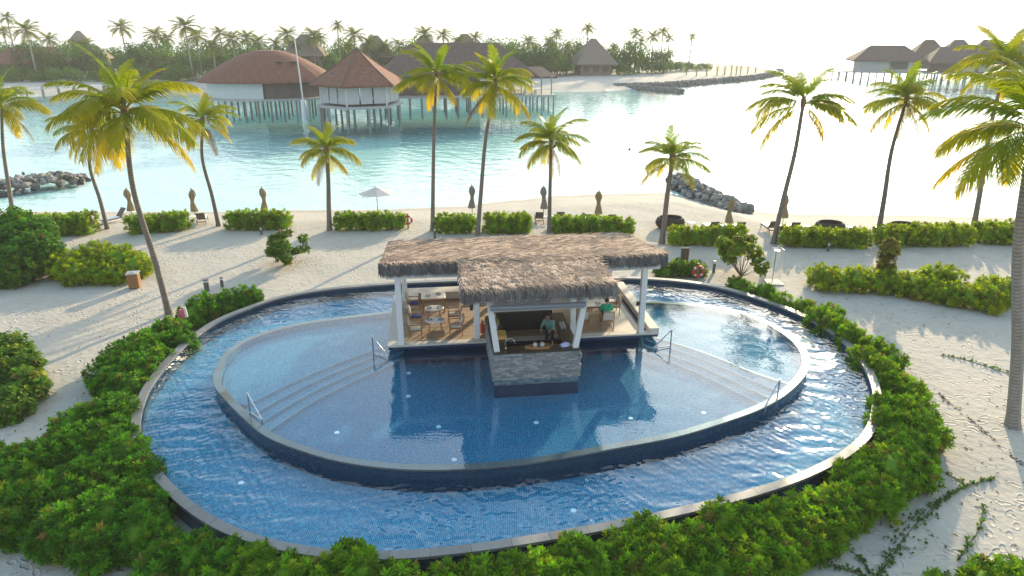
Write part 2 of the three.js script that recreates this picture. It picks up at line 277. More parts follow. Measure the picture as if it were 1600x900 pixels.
const ROSETTES = [rosette(1, 15, 0.19, 0.065, 0.95), rosette(2, 13, 0.17, 0.06, 1.0), rosette(3, 16, 0.20, 0.062, 0.85)];
function roundSpray(seed) { const r = rng(seed), parts = []; for (let i = 0; i < 9; i++) { const a = r() * 6.28, e = 0.4 + r() * 1.3; const d = V(Math.cos(a) * Math.sin(e), Math.cos(e) * 0.7, Math.sin(a) * Math.sin(e)).normalize(); parts.push([V((r() - 0.5) * 0.16, (r() - 0.5) * 0.16, (r() - 0.5) * 0.16), d, V(0, 1, 0.02), 0.15 + r() * 0.05, 0.13, 0.2]); } return leafGeo(parts); }
const SPRAYS = [roundSpray(4), roundSpray(5)];
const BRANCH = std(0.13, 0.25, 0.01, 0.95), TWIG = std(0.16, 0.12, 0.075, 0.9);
const tmpM = new THREE.Matrix4(), tmpQ = new THREE.Quaternion(), tmpQ2 = new THREE.Quaternion(), tmpS = new THREE.Vector3(), UP = V(0, 1, 0);
// blobs: [x, y, z, rx, ry, rz]; leaves sit on the shell of their union
function shrub(name, label, category, group, blobs, o = {}) {
  const { density = 34, seed = 1, geos = ROSETTES, tint = [0.075, 0.20, 0.018], warm = 0.25, scale = 1, twigReach = 0.78, stem, sq = 1 } = o;
  const r = rng(seed * 7919 + 13), [bx, , bz] = [blobs.reduce((s, b) => s + b[0], 0) / blobs.length, 0, blobs.reduce((s, b) => s + b[2], 0) / blobs.length];
  const root = thing(name, label, category, [bx, 0, bz], 0, group);
  const B = blobs.map(b => [b[0] - bx, b[1], b[2] - bz, b[3], b[4], b[5]]);
  const lists = geos.map(() => []);
  const P = (a, p) => Math.sign(a) * Math.pow(Math.abs(a), p);
  for (const b of B) {
    const area = 4 * Math.PI * Math.pow((Math.pow(b[3] * b[4], 1.6) + Math.pow(b[3] * b[5], 1.6) + Math.pow(b[4] * b[5], 1.6)) / 3, 1 / 1.6);
    const n = Math.round(area * density * 0.9);
    for (let i = 0; i < n; i++) {
      const y = r() * 1.75 - 0.75, a = r() * 6.283, q = Math.sqrt(Math.max(0, 1 - y * y)); let dx = Math.cos(a) * q, dy = y, dz = Math.sin(a) * q;
      if (sq < 1) { dx = P(dx, sq); dy = P(dy, sq); dz = P(dz, sq); }
      const lump = 1 + 0.13 * Math.sin(b[0] * 9 + dx * 5.1 + dz * 3.7) * Math.cos(dy * 4.3 + dz * 4.9 + b[2] * 5), f = (0.66 + 0.44 * Math.sqrt(r())) * lump; if (Math.sin(b[0] * 7.1 + dx * 7.3 + 2) * Math.sin(dz * 6.7 + b[2] * 3.3) * Math.cos(dy * 5.9) < -0.42 && r() < 0.8) continue;
      const p = V(b[0] + dx * b[3] * f, b[1] + dy * b[4] * f, b[2] + dz * b[5] * f);
      if (p.y < 0.07) continue;
      if (B.some(c => c !== b && Math.hypot((p.x - c[0]) / c[3], (p.y - c[1]) / c[4], (p.z - c[2]) / c[5]) < 0.72)) continue;
      const nrm = V(dx / b[3], dy / b[4], dz / b[5]).normalize().multiplyScalar(0.75).add(V((r() - 0.5) * 0.8, 0.55 + r() * 0.4, (r() - 0.5) * 0.8)).normalize();
      tmpQ.setFromUnitVectors(UP, nrm).multiply(tmpQ2.setFromAxisAngle(UP, r() * 6.28)); const s = scale * (0.6 + 0.8 * r());
      tmpM.compose(p, tmpQ, tmpS.set(s, s * (0.85 + 0.3 * r()), s));
      lists[Math.floor(r() * geos.length)].push(tmpM.clone());
    }
  }
  geos.forEach((g, k) => {
    const L = lists[k]; if (!L.length) return;
    const im = shade(new THREE.InstancedMesh(g, LEAF, L.length)); im.name = 'foliage'; im.userData.kind = 'stuff';
    const c = new THREE.Color();
    L.forEach((m, i) => { im.setMatrixAt(i, m); const t = r(), w = r() < warm ? r() : 0, v = 0.5 + 0.85 * t; if (r() < 0.025) { c.setRGB(0.30 * v, 0.20 * v, 0.05 * v); im.setColorAt(i, c); return; } c.setRGB((tint[0] + 0.16 * w) * v, (tint[1] + 0.06 * w) * v, tint[2] * v); im.setColorAt(i, c); });
    root.add(im);
  });
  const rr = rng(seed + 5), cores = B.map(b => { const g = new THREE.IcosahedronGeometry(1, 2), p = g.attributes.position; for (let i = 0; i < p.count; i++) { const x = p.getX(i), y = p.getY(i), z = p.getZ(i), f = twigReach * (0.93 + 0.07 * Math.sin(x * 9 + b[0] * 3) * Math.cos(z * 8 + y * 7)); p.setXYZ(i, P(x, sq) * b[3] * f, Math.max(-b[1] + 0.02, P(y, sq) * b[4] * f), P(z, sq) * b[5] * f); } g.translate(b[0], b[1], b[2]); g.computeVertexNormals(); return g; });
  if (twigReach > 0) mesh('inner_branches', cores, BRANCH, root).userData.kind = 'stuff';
  const st = []; for (const b of B) for (let k = 0; k < 3; k++) { const a = rr() * 6.28; st.push(bar([b[0] + Math.cos(a) * 0.12, 0, b[2] + Math.sin(a) * 0.12], [b[0] + Math.cos(a) * b[3] * 0.8, b[1] + b[4] * 0.35, b[2] + Math.sin(a) * b[5] * 0.8], 0.018, 5, 0.01)); }
  mesh('stem', stem || st, TWIG, root);
  return root;
}
const RING = [[-14.15, -34.36, 0.7], [-14.89, -33.62, 0.8], [-15.6, -32.9, 0.8], [-15.97, -31.88, 0.7], [-16.11, -29.76, 0.8], [-15.03, -28.69, 0.6], [-16.34, -28.69, 0.8], [-16.56, -27.68, 0.9], [-15.54, -27.04, 0.7], [-16.76, -26.73, 0.9], [-15.62, -25.83, 0.8], [-16.53, -25.54, 0.9], [-15.44, -24.71, 0.7], [-16.06, -24.44, 0.6], [-14.75, -22.46, 0.8], [-15.2, -22.01, 0.8], [-15.76, -21.57, 0.8], [-13.93, -20.94, 0.7], [-14.48, -20.34, 0.9], [-15.12, -19.95, 0.9], [-13.08, -19.76, 0.8], [-12.0, -18.69, 0.7], [-15.51, -19.21, 0.9], [-15.88, -18.52, 0.9], [-13.23, -18.52, 0.9], [-13.66, -17.86, 0.9], [-14.25, -17.24, 0.9], [-14.62, -16.65, 0.9], [-16.1, -17.54, 0.9], [-17.4, -19.21, 0.9], [-11.71, -17.54, 0.8], [-10.83, -16.94, 0.6], [-12.0, -16.65, 0.9], [-12.6, -16.09, 0.9], [-10.55, -15.82, 0.7], [-11.43, -15.31, 0.6], [-13.07, -15.82, 0.6], [-9.67, -15.31, 0.6], [-8.63, -14.94, 0.7], [-9.43, -14.46, 0.6], [-7.72, -14.82, 0.6], [-6.78, -14.58, 0.6], [-7.82, -14.23, 0.6], [-5.83, -14.23, 0.6], [-5.05, -14.46, 0.5], [-4.37, -14.82, 0.6], [-3.85, -14.35, 0.6], [-2.96, -14.01, 0.6], [-1.83, -14.23, 0.45], [-0.84, -14.35, 0.5], [0.0, -14.46, 0.5], [0.85, -14.58, 0.6], [1.73, -14.94, 0.6], [2.2, -14.58, 0.7], [1.16, -14.12, 0.6], [2.97, -15.18, 0.6], [3.79, -15.82, 0.6], [3.43, -14.82, 0.7], [4.34, -15.06, 0.7], [4.02, -14.35, 0.7], [5.1, -15.31, 0.7], [6.21, -16.09, 0.8], [5.49, -14.82, 0.8], [6.76, -15.56, 0.8], [6.1, -14.58, 0.7], [7.77, -16.37, 0.7], [7.21, -15.31, 0.8], [8.62, -16.65, 0.8], [8.11, -15.82, 0.7], [9.5, -16.94, 0.8], [8.95, -16.09, 0.6], [11.04, -18.18, 0.9], [10.2, -17.24, 0.7], [12.19, -18.86, 0.9], [13.39, -19.95, 0.9], [11.32, -17.54, 0.6], [13.01, -18.86, 0.7], [13.81, -21.57, 0.8], [14.98, -22.46, 0.8], [14.49, -21.15, 0.8], [14.27, -22.93, 0.6], [15.53, -23.92, 0.7], [15.44, -24.71, 0.6], [15.49, -25.83, 0.6], [16.37, -27.04, 0.6], [15.26, -27.04, 0.6], [16.15, -28.01, 0.6], [15.63, -29.04, 0.7], [15.38, -30.51, 0.7], [15.66, -29.76, 0.6], [15.09, -31.3, 0.7], [16.08, -32.13, 0.6], [14.97, -32.99, 0.6], [14.05, -33.62, 0.6], [13.63, -34.84, 0.6], [12.75, -35.33, 0.5], [12.54, -36.35, 0.5], [11.29, -14.46, 0.35], [12.55, -14.46, 0.5], [13.55, -14.82, 0.5], [13.4, -14.35, 0.5], [11.52, -14.01, 0.4], [12.93, -15.18, 0.25]];
{
  // the belt of shrubs hugging the pool wall, cut into plants of neighbouring clumps
  const cuts = [4, 9, 14, 18, 22, 26, 30, 34, 37, 41, 45, 48, 51, 55, 60, 65, 68, 71, 74, 77, 80, 83, 87, 91, 94, 97, 102, 103];
  const say = ['glossy green shrub at the end of the pool hedge below the two bollard lights', 'glossy green shrub of the pool hedge beside the pink towel', 'glossy green shrub of the pool hedge next to the white plinth'];
  let at = 0;
  cuts.forEach((c, k) => {
    const part = RING.slice(at, c); at = c; if (!part.length) return;
    const r = rng(300 + k), left = part[0][0] < -9, small = k >= 26;
    const blobs = part.map(([x, z, q]) => { const h = small ? q * 0.9 : 0.5 + q * 0.6 + r() * 0.15; return [x, h * 0.52, z, q * 1.02, h * 0.62, q * 1.02]; });
    const label = k < 3 ? say[k] : small ? 'small bright green shrub on the sand near the creeping vines' : left ? 'dark glossy shrub in the broad leafy mass beside the pool wall' : part[0][1] > -18 ? 'leafy green shrub in the low hedge against the pool wall opposite the bar' : part[0][1] > -25 ? 'bright green shrub of the pool hedge beside the creeping vines' : 'sunlit shrub in the hedge curving along the pool wall toward the beach shower';
    shrub('pool_shrub', label, 'shrub', 'shrubs hugging the pool wall', blobs, { seed: 40 + k, density: part[0][1] > -26 ? 40 : 34, tint: left ? [0.085, 0.25, 0.006] : [0.16, 0.33, 0.006], warm: left ? 0.16 : 0.34 });
  });
}
const row = (x0, z0, x1, z1, h, d, seed) => { const L = Math.hypot(x1 - x0, z1 - z0), n = Math.max(2, Math.round(L / 0.95)), r = rng(seed), out = []; for (let i = 0; i < n; i++) { const t = (i + 0.5) / n, k = h * (0.92 + 0.16 * r()); out.push([x0 + (x1 - x0) * t, k * 0.5, z0 + (z1 - z0) * t - d / 2, L / n * 0.66, k * 0.56, d / 2]); } return out; };
{
  const H = [[-28, -48.1, -24.1, -49.1, 1.25, 1.5], [-21.1, -49.1, -16.7, -49.5, 1.25, 1.4], [-13, -49.1, -8.1, -49.3, 1.2, 1.3], [-5.5, -48.4, -2.7, -48.4, 1.25, 1.5], [-1.9, -48.3, 1.2, -48.3, 1.3, 1.6], [3.0, -48.3, 8.6, -47.4, 1.2, 1.5], [11, -45.4, 16, -45.4, 1.2, 1.3], [18.5, -45, 24.3, -44.7, 1.15, 1.5], [25.3, -45, 31.6, -45.3, 1.25, 1.9], [32.5, -45.6, 38, -45.6, 1.3, 1.8], [-35.7, -47.5, -30.6, -47.8, 1.3, 2]];
  const L = ['clipped hedge beside the lone lounger and the closest pair under a closed umbrella', 'clipped hedge between two tall palms with a closed umbrella behind it', 'long clipped hedge in front of the open white umbrella', 'short clipped hedge between two very tall leaning palms', 'short clipped hedge standing between two palm trunks behind the thatched roof', 'clipped hedge behind the thatched roof, hiding loungers with a closed umbrella', 'clipped hedge in front of the loungers with a blue towel', 'clipped hedge with a white-topped daybed behind it beside the leaning palm', 'long clipped hedge in front of the wicker daybed with two white tables', 'clipped hedge at the end of the beach row past the last daybed', 'clipped hedge beside the rock groyne and dark round-leaved bush'];
  H.forEach((h, k) => shrub('clipped_hedge', L[k], 'hedge', 'clipped hedges along the beach', row(...h, 60 + k), { seed: 80 + k, density: 30, sq: 0.72, twigReach: 0.74, scale: 1.05, tint: k < 6 || k > 9 ? [0.21, 0.37, 0.006] : [0.27, 0.39, 0.006], warm: 0.5 }));
  shrub('broad_hedge', 'broad leafy hedge on the sand with a thin sapling growing through it', 'hedge', 'hedges beyond the pool', row(17.3, -36.3, 21.2, -35.9, 1.15, 2.3, 3), { seed: 101, density: 26, tint: [0.27, 0.39, 0.006], warm: 0.55 });
  shrub('broad_hedge', 'long broad hedge running across the sand behind the tall grey trunk', 'hedge', 'hedges beyond the pool', [...row(21.2, -35.8, 25.6, -32.8, 1.15, 2.2, 4), [24.4, 0.7, -37, 1.2, 0.75, 1.1], [26.6, 0.6, -35.2, 1.1, 0.7, 1.3]], { seed: 102, density: 26, tint: [0.27, 0.39, 0.006], warm: 0.55 });
  shrub('low_hedge', 'low hedge behind the orange life ring and the brown sign post', 'hedge', null, row(8.7, -38.8, 11.6, -38.9, 0.85, 1.2, 5), { seed: 103, density: 34, tint: [0.15, 0.29, 0.02] });
  shrub('broad_hedge', 'broad yellow-green hedge behind the slatted wooden bin', 'hedge', 'hedges beyond the pool', [[-26.7, 0.7, -39.4, 1.2, 0.85, 1.2], [-25.6, 0.75, -40.6, 1.3, 0.95, 1.1], [-23.9, 0.75, -40, 1.3, 0.9, 1.1], [-22.7, 0.6, -39.4, 1, 0.75, 0.9], [-25.3, 0.55, -38.2, 1.2, 0.7, 0.9], [-23.5, 0.5, -38.3, 1.1, 0.65, 0.9]], { seed: 104, density: 26, tint: [0.26, 0.38, 0.006], warm: 0.55 });
  shrub('round_leaf_bush', 'big dark round-leaved bush rising above its neighbours beside the broad hedge', 'bush', null, [[-32.3, 1.3, -43.6, 1.7, 1.5, 1.5], [-30.2, 1.5, -41.2, 1.8, 1.7, 1.5], [-28.8, 1.2, -39.6, 1.5, 1.4, 1.3], [-29.6, 1, -38, 1.6, 1.2, 1.2], [-31.5, 1.1, -39.6, 1.6, 1.3, 1.4]], { seed: 105, density: 30, geos: SPRAYS, tint: [0.085, 0.23, 0.01], warm: 0.12, scale: 1.25 });
  shrub('round_leaf_bush', 'light green round-leaved bush at the sand edge near the white plinth', 'bush', null, [[-20.4, 0.8, -25.3, 0.95, 0.95, 0.9], [-21.4, 0.9, -26.4, 1, 1.05, 0.9], [-19.4, 0.55, -24.4, 0.75, 0.65, 0.7], [-19.3, 0.45, -23.2, 0.8, 0.55, 0.7]], { seed: 106, density: 34, geos: SPRAYS, tint: [0.12, 0.25, 0.02], warm: 0.35, scale: 1.1 });
  // open, thin-crowned sea grapes
  const open = (x, z, h, w, seed, label, tint) => { const r = rng(seed), blobs = [], st = []; for (let i = 0; i < 26; i++) { const a = r() * 6.28, q = Math.sqrt(r()) * w, y = h * (0.28 + 0.66 * r()) * (1 - 0.22 * q / w); const px = x + Math.cos(a) * q, pz = z + Math.sin(a) * q; blobs.push([px, y, pz, 0.24, 0.22, 0.24]); }
    const bx = blobs.reduce((s, b) => s + b[0], 0) / 26, bz = blobs.reduce((s, b) => s + b[2], 0) / 26;
    for (const b of blobs) st.push(bar([x - bx, 0, z - bz], [(x + b[0]) / 2 - bx, b[1] * 0.5, (z + b[2]) / 2 - bz], 0.022, 5, 0.014), bar([(x + b[0]) / 2 - bx, b[1] * 0.5, (z + b[2]) / 2 - bz], [b[0] - bx, b[1], b[2] - bz], 0.014, 5, 0.006));
    return shrub('sea_grape_bush', label, 'bush', null, blobs, { seed, density: 34, geos: SPRAYS, tint, warm: 0.3, twigReach: 0, stem: st, scale: 0.95 }); };
  open(-14.3, -41.6, 2.2, 1.35, 201, 'open round-leaved bush standing alone on the sand', [0.10, 0.22, 0.012]);
  open(13.8, -39.3, 2.9, 1.35, 202, 'tall open round-leaved bush beside the beach shower', [0.19, 0.29, 0.012]);
  open(21.4, -37.6, 3.0, 0.42, 203, 'thin sapling with sparse yellowish leaves growing through the broad hedge', [0.22, 0.22, 0.03]);
}
// creeping vines on the sand
{
  const VINES = [[[16.06, -19.28], [15.12, -18.97], [13.89, -18.31], [12.51, -17.29], [11.4, -16.31], [10.63, -15.53], [9.97, -14.92], [9.4, -14.2]], [[14.79, -17.9], [13.99, -16.86], [13.11, -16.04], [12.52, -15.53]], [[9.59, -16.44], [9.76, -15.78], [9.88, -15.28], [9.88, -14.92]], [[7.4, -15.7], [7.97, -15.65], [8.77, -15.4], [9.47, -14.97], [10.2, -14.6]], [[14.52, -19.74], [14.8, -19.14], [14.89, -18.87]], [[19.64, -28.57], [20.32, -28.24], [21.16, -27.29], [21.6, -26.69]], [[10.5, -14.7], [11.2, -14.9], [12, -15.0]]];
  const L = ['long leafy vine creeping across the sand, thickest in its middle', 'straight sparse vine on the sand beside the long leafy one', 'short vine crossing the white sand from the pool hedge', 'dense low vine trailing out from under the pool hedge', 'short dark vine tip beside the pool hedge', 'thin vine lying across the sand beside the grey trunk', 'thin vine joining two small shrubs on the sand'];
  const lg = leafGeo([[V(0, 0, 0), V(0.3, 0.85, 0.1).normalize(), V(-0.85, 0.3, 0), 0.10, 0.085, 0.15], [V(0, 0, 0), V(-0.5, 0.6, 0.4).normalize(), V(0.6, 0.6, 0), 0.09, 0.08, 0.2]]);
  VINES.forEach((v, k) => {
    const r = rng(500 + k), c = new THREE.CatmullRomCurve3(v.map(p => V(p[0], heightAt(p[0], p[1]) + sandBump(p[0], p[1]) + 0.015, p[1]))), len = c.getLength();
    const root = thing('beach_vine', L[k], 'vine', [0, 0, 0], 0, 'vines creeping on the sand');
    mesh('stem', new THREE.TubeGeometry(c, Math.round(len * 6), 0.012, 5), TWIG, root);
    const n = Math.round(len * (k === 3 ? 34 : k === 0 ? 30 : 14)), im = shade(new THREE.InstancedMesh(lg, LEAF, n)), col = new THREE.Color(); im.name = 'leaves'; im.userData.kind = 'stuff';
    for (let i = 0; i < n; i++) { const t = r(), p = c.getPointAt(t), wd = (k === 0 ? 0.06 + 0.42 * Math.exp(-Math.pow((t - 0.6) / 0.16, 2)) : k === 3 ? 0.22 : 0.09); tmpQ.setFromEuler(new THREE.Euler((r() - 0.5) * 0.8, r() * 6.28, (r() - 0.5) * 0.8)); const s = 0.7 + r() * 0.7; tmpM.compose(V(p.x + (r() - 0.5) * 2 * wd, p.y, p.z + (r() - 0.5) * 2 * wd), tmpQ, tmpS.set(s, s, s)); im.setMatrixAt(i, tmpM); const q = 0.7 + 0.6 * r(); col.setRGB(0.09 * q, 0.17 * q, 0.03 * q); im.setColorAt(i, col); }
    root.add(im);
  });
  // dead leaves and twigs scattered on the sand
  const n = 520, r = rng(77), lit = leafGeo([[V(0, 0, 0), V(1, 0.12, 0).normalize(), V(0, 1, 0), 0.13, 0.06, 0.2]]), im = shade(new THREE.InstancedMesh(lit, LEAF, n)), col = new THREE.Color();
  im.name = 'leaf_litter'; im.userData = { kind: 'stuff', label: 'small brown dead leaves scattered over the sand', category: 'leaf litter' };
  for (let i = 0; i < n; i++) { let x, z; const q = r(); if (q < 0.55) { x = 9 + r() * 11; z = -13 - r() * 12; } else if (q < 0.75) { x = -24 + r() * 10; z = -22 - r() * 18; } else { x = 16 + r() * 12; z = -24 - r() * 12; } if (inPoolZone(x, z)) { x = Math.sign(x) * 17.5; } const s = 0.5 + r() * 0.9; tmpQ.setFromEuler(new THREE.Euler((r() - 0.5) * 0.5, r() * 6.28, (r() - 0.5) * 0.5)); tmpM.compose(V(x, heightAt(x, z) + sandBump(x, z) + 0.015, z), tmpQ, tmpS.set(s, s, s)); im.setMatrixAt(i, tmpM); const k = 0.6 + r() * 0.6; col.setRGB(0.17 * k, 0.11 * k, 0.07 * k); im.setColorAt(i, col); }
  scene.add(im);
}
// ---------- palms ----------
// one frond of unit length leaving the crown along +x; e0, e1: angles of the rib above the horizon at its root and tip
function frondGeo(seed, e0, e1, o = {}) {
  const { n = 58, yellow = 0.2, hang = 0.5, wide = 0.31, leaf = 0.0155, brown = false } = o, r = rng(seed), pos = [], nor = [], col = [];
  const rib = [], ang = []; let x = 0, y = 0; const S = 24;
  for (let i = 0; i <= S; i++) { const t = i / S, a = e0 + (e1 - e0) * Math.pow(t, 1.25); rib.push(V(x, y, 0.03 * Math.sin(t * 3 + seed) * t)); ang.push(a); x += Math.cos(a) / S; y += Math.sin(a) / S; }
  const at = t => { const f = Math.min(S - 1e-6, t * S), i = Math.floor(f); return rib[i].clone().lerp(rib[i + 1], f - i); };
  const an = t => e0 + (e1 - e0) * Math.pow(t, 1.25);
  let g0 = [0.15, 0.28, 0.004], g1 = [0.62, 0.44, 0.006], g2 = [0.50, 0.24, 0.02];
  if (brown) { g0 = g1 = g2 = [0.24, 0.13, 0.05]; }
  const put = (a, b, c, ca, cb, cc) => { const q = b.clone().sub(a).cross(c.clone().sub(a)).normalize(); for (const [p, k] of [[a, ca], [b, cb], [c, cc]]) { pos.push(p.x, p.y, p.z); nor.push(q.x, q.y, q.z); col.push(...k); } };
  const mixc = (a, b, t) => a.map((v, i) => v + (b[i] - v) * Math.min(1, Math.max(0, t)));
  // rib: a thin tapering three-sided rod
  const ribC = mixc([0.20, 0.24, 0.05], g1, yellow);
  for (let i = 0; i < S; i++) { const w0 = 0.012 * (1 - i / S * 0.85), w1 = 0.012 * (1 - (i + 1) / S * 0.85), a = rib[i], b = rib[i + 1]; const q = (p, w) => [p.clone().add(V(0, 0, w)), p.clone().add(V(0, -w, 0)), p.clone().add(V(0, 0, -w))]; const A = q(a, w0), B = q(b, w1); for (let k = 0; k < 3; k++) { const m = (k + 1) % 3; put(A[k], B[k], B[m], ribC, ribC, ribC); put(A[k], B[m], A[m], ribC, ribC, ribC); } }
  for (const side of [-1, 1]) for (let i = 0; i < n; i++) {
    const t = 0.14 + 0.86 * (i + r() * 0.5) / n, p = at(t), a = an(t), fw = V(Math.cos(a), Math.sin(a), 0);
    const L = wide * Math.pow(Math.sin(Math.min(1, t * 0.97 + 0.06) * Math.PI * 0.86 + 0.25), 0.7) * (0.85 + 0.3 * r());
    const dn = hang * (0.6 + 0.7 * r()), out = V(0, 0, side), up = V(-Math.sin(a), Math.cos(a), 0);
    const d = out.multiplyScalar(0.78).addScaledVector(fw, 0.45 + 0.5 * t + 0.25 * r()).addScaledVector(up, 0.14 - 0.2 * dn).normalize();
    const m = p.clone().addScaledVector(d, L * 0.5).add(V(0, -dn * L * 0.16, 0)), e = p.clone().addScaledVector(d, L * 0.92).add(V(0, -dn * L * 0.62, 0));
    const w = leaf * (0.8 + 0.4 * r()), s = fw.clone().multiplyScalar(w * 0.5), yl = yellow * (0.35 + 1.1 * t) + (r() < 0.1 ? 0.25 : 0);
    const c0 = mixc(g0, g1, yl * 0.9), c1 = mixc(mixc(g0, g1, yl * 1.3), g2, yellow > 0.75 ? (yl - 0.7) * 0.6 : 0);
    put(p.clone().sub(s), p.clone().add(s), m.clone().addScaledVector(s, 1.3), c0, c0, c0); put(p.clone().sub(s), m.clone().addScaledVector(s, 1.3), m.clone().addScaledVector(s, -1.3), c0, c0, c0); put(m.clone().addScaledVector(s, -1.3), m.clone().addScaledVector(s, 1.3), e, c0, c0, c1);
  }
  const g = new THREE.BufferGeometry(); g.setAttribute('position', new THREE.Float32BufferAttribute(pos, 3)); g.setAttribute('normal', new THREE.Float32BufferAttribute(nor, 3)); g.setAttribute('color', new THREE.Float32BufferAttribute(col, 3)); return g;
}
const FRONDS = {
  up: [frondGeo(11, 1.4, 0.35, { yellow: 0.15, hang: 0.3, wide: 0.24, leaf: 0.013 }), frondGeo(12, 1.2, 0.1, { yellow: 0.25, hang: 0.35, wide: 0.25, leaf: 0.014 }), frondGeo(13, 1.1, 0.2, { yellow: 0.4, hang: 0.35, wide: 0.25, leaf: 0.014 })],
  mid: [frondGeo(14, 1.0, -0.35, { yellow: 0.3, hang: 0.6 }), frondGeo(15, 0.8, -0.6, { yellow: 0.45, hang: 0.75 }), frondGeo(16, 0.6, -0.7, { yellow: 0.22, hang: 0.55 })],
  low: [frondGeo(17, 0.35, -1.0, { yellow: 0.38, hang: 0.95 }), frondGeo(18, 0.2, -0.9, { yellow: 0.3, hang: 0.9 }), frondGeo(19, 0.42, -1.15, { yellow: 0.55, hang: 1.0 })],
  dead: [frondGeo(22, -0.7, -1.45, { yellow: 1, hang: 1.1, wide: 0.2, leaf: 0.01, brown: true })],
  hang: [frondGeo(20, -0.15, -1.3, { yellow: 0.5, hang: 1.0 }), frondGeo(21, -0.35, -1.35, { yellow: 0.85, hang: 1.05, wide: 0.24 })],
};
const barkTone = fbm(41, 8, 4), barkRows = texture(256, (u, v) => { const k = (v * 9 + 0.05 * Math.sin(u * 12.57)) % 1, e = k < 0.18 ? 0.5 : 1; const t = e * (0.75 + 0.5 * barkTone(u, v)); return [t, t, t]; }, false, 1);
const BARK = [[0.20, 0.165, 0.13], [0.165, 0.135, 0.11], [0.26, 0.235, 0.20]].map(c => new THREE.MeshStandardMaterial({ color: C(...c), map: barkRows, bumpMap: barkRows, bumpScale: 0.02, roughness: 0.92 }));
const FIBRE = std(0.20, 0.12, 0.05, 0.95), NUT = std(0.30, 0.26, 0.04, 0.5);
function trunkGeo(base, bend, top, r0, r1, n = 9) {
  const c = new THREE.CatmullRomCurve3([V(0, -0.15, 0), V(bend[0] * 0.35 + top[0] * 0.22, top[1] * 0.3, bend[1] * 0.35 + top[2] * 0.22), V(bend[0] + top[0] * 0.5, top[1] * 0.66, bend[1] + top[2] * 0.5), V(...top)]);
  const S = 30, g = new THREE.TubeGeometry(c, S, 1, n), p = g.attributes.position, uv = g.attributes.uv, L = c.getLength();
  for (let i = 0; i <= S; i++) { const t = i / S, q = c.getPointAt(t), r = (r0 + (r1 - r0) * t) * (1 + 0.45 * Math.exp(-t * L / 0.35)); for (let k = 0; k <= n; k++) { const o = i * (n + 1) + k; p.setXYZ(o, q.x + (p.getX(o) - q.x) * r, q.y + (p.getY(o) - q.y) * r, q.z + (p.getZ(o) - q.z) * r); uv.setXY(o, k / n, t * L * 0.8); } }
  g.computeVertexNormals(); return g;
}
function palm(label, base, top, o = {}) {
  let { L = 3, counts = [4, 11, 7, 3], r0 = 0.15, r1 = 0.095, bend = [0, 0], seed = 1, bark = 0, az = null, group = 'coconut palms round the pool and beach' } = o, r = rng(seed * 31 + 5);
  const y0 = heightAt(base[0], base[1]); const root = thing('coconut_palm', label, 'palm tree', [base[0], y0, base[1]], 0, group);
  const T = [top[0] - base[0], top[1] - y0, (top[2] ?? base[1]) - base[1]];
  mesh('trunk', trunkGeo(base, bend, T, r0, r1), BARK[bark], root);
  mesh('crown_shaft', new THREE.SphereGeometry(1, 8, 6).scale(r1 * 1.7, 0.42, r1 * 1.7).translate(T[0], T[1] + 0.12, T[2]), FIBRE, root);
  const kinds = ['up', 'mid', 'low', 'hang', 'dead']; counts = [...counts, seed % 3]; let a = r() * 6.28;
  kinds.forEach((k, ki) => { for (let i = 0; i < counts[ki]; i++) {
    a = az && az[ki] ? az[ki][i % az[ki].length] + (r() - 0.5) * 0.2 : a + 2.4 + (r() - 0.5) * 0.35; const geo = FRONDS[k][Math.floor(r() * FRONDS[k].length)];
    const f = mesh('frond', geo, LEAFV, root), s = L * 1.0 * (0.85 + 0.3 * r()) * (ki === 0 ? 0.9 : 1);
    f.position.set(T[0], T[1] + 0.25 - 0.11 * ki, T[2]); f.rotation.set((r() - 0.5) * 0.5, a, (r() - 0.5) * 0.3, 'YXZ'); f.scale.setScalar(s);
  } });
  if (o.nuts) for (let i = 0; i < o.nuts; i++) { const q = i * 1.3; mesh('coconut', new THREE.SphereGeometry(0.11, 8, 6).scale(1, 1.2, 1).translate(T[0] + Math.cos(q) * 0.24, T[1] - 0.22 - 0.08 * (i % 2), T[2] + Math.sin(q) * 0.24), NUT, root); }
  return root;
}
palm('palm with a leaning trunk rising behind the hedge beside the rock groyne', [-38.78, -52.2], [-37.5, 8.6], { L: 3, seed: 1, r0: 0.17 });
palm('palm with a bare curved trunk standing just behind the largest palm', [-30.29, -50], [-29.9, 7.2], { L: 2.6, seed: 2, counts: [3, 9, 6, 5], bend: [-0.5, 0] });
palm('largest full-crowned palm growing from the sand beside the pool hedge', [-18.0, -33.5], [-18.3, 10.2], { L: 3.7, seed: 3, counts: [5, 11, 9, 4], r0: 0.165, r1: 0.11, nuts: 5, bend: [-0.35, 0.2] });
palm('palm with a slim curved trunk between two clipped hedges and a pair of loungers', [-22.23, -50.7], [-22.2, 7.8], { L: 2.7, seed: 4, counts: [4, 9, 6, 3], bend: [-0.45, 0], bark: 1 });
palm('short yellow-fronded palm beside the open white umbrella', [-13.53, -49.5], [-13.2, 5.8], { L: 2.5, seed: 5, counts: [4, 9, 7, 3], bend: [0.1, 0], r0: 0.19, r1: 0.13 });
palm('very tall straight palm at the corner of the thatched roof', [-5.89, -49.5], [-5.2, 10.9], { L: 2.9, seed: 6, nuts: 4, counts: [4, 10, 8, 3], bend: [0.05, 0], r0: 0.16 });
palm('very tall leaning palm with coconuts next to the straight tall one', [-2.51, -48.3], [-1.1, 10.5], { L: 3.1, seed: 7, counts: [5, 10, 7, 4], bend: [0.0, 0], r0: 0.17, nuts: 6 });
palm('medium palm rising straight behind the middle of the thatched roof', [2.69, -48.3], [2.7, 6.6], { L: 2.75, seed: 8, nuts: 4, counts: [5, 9, 8, 4], r0: 0.16, bark: 1 });
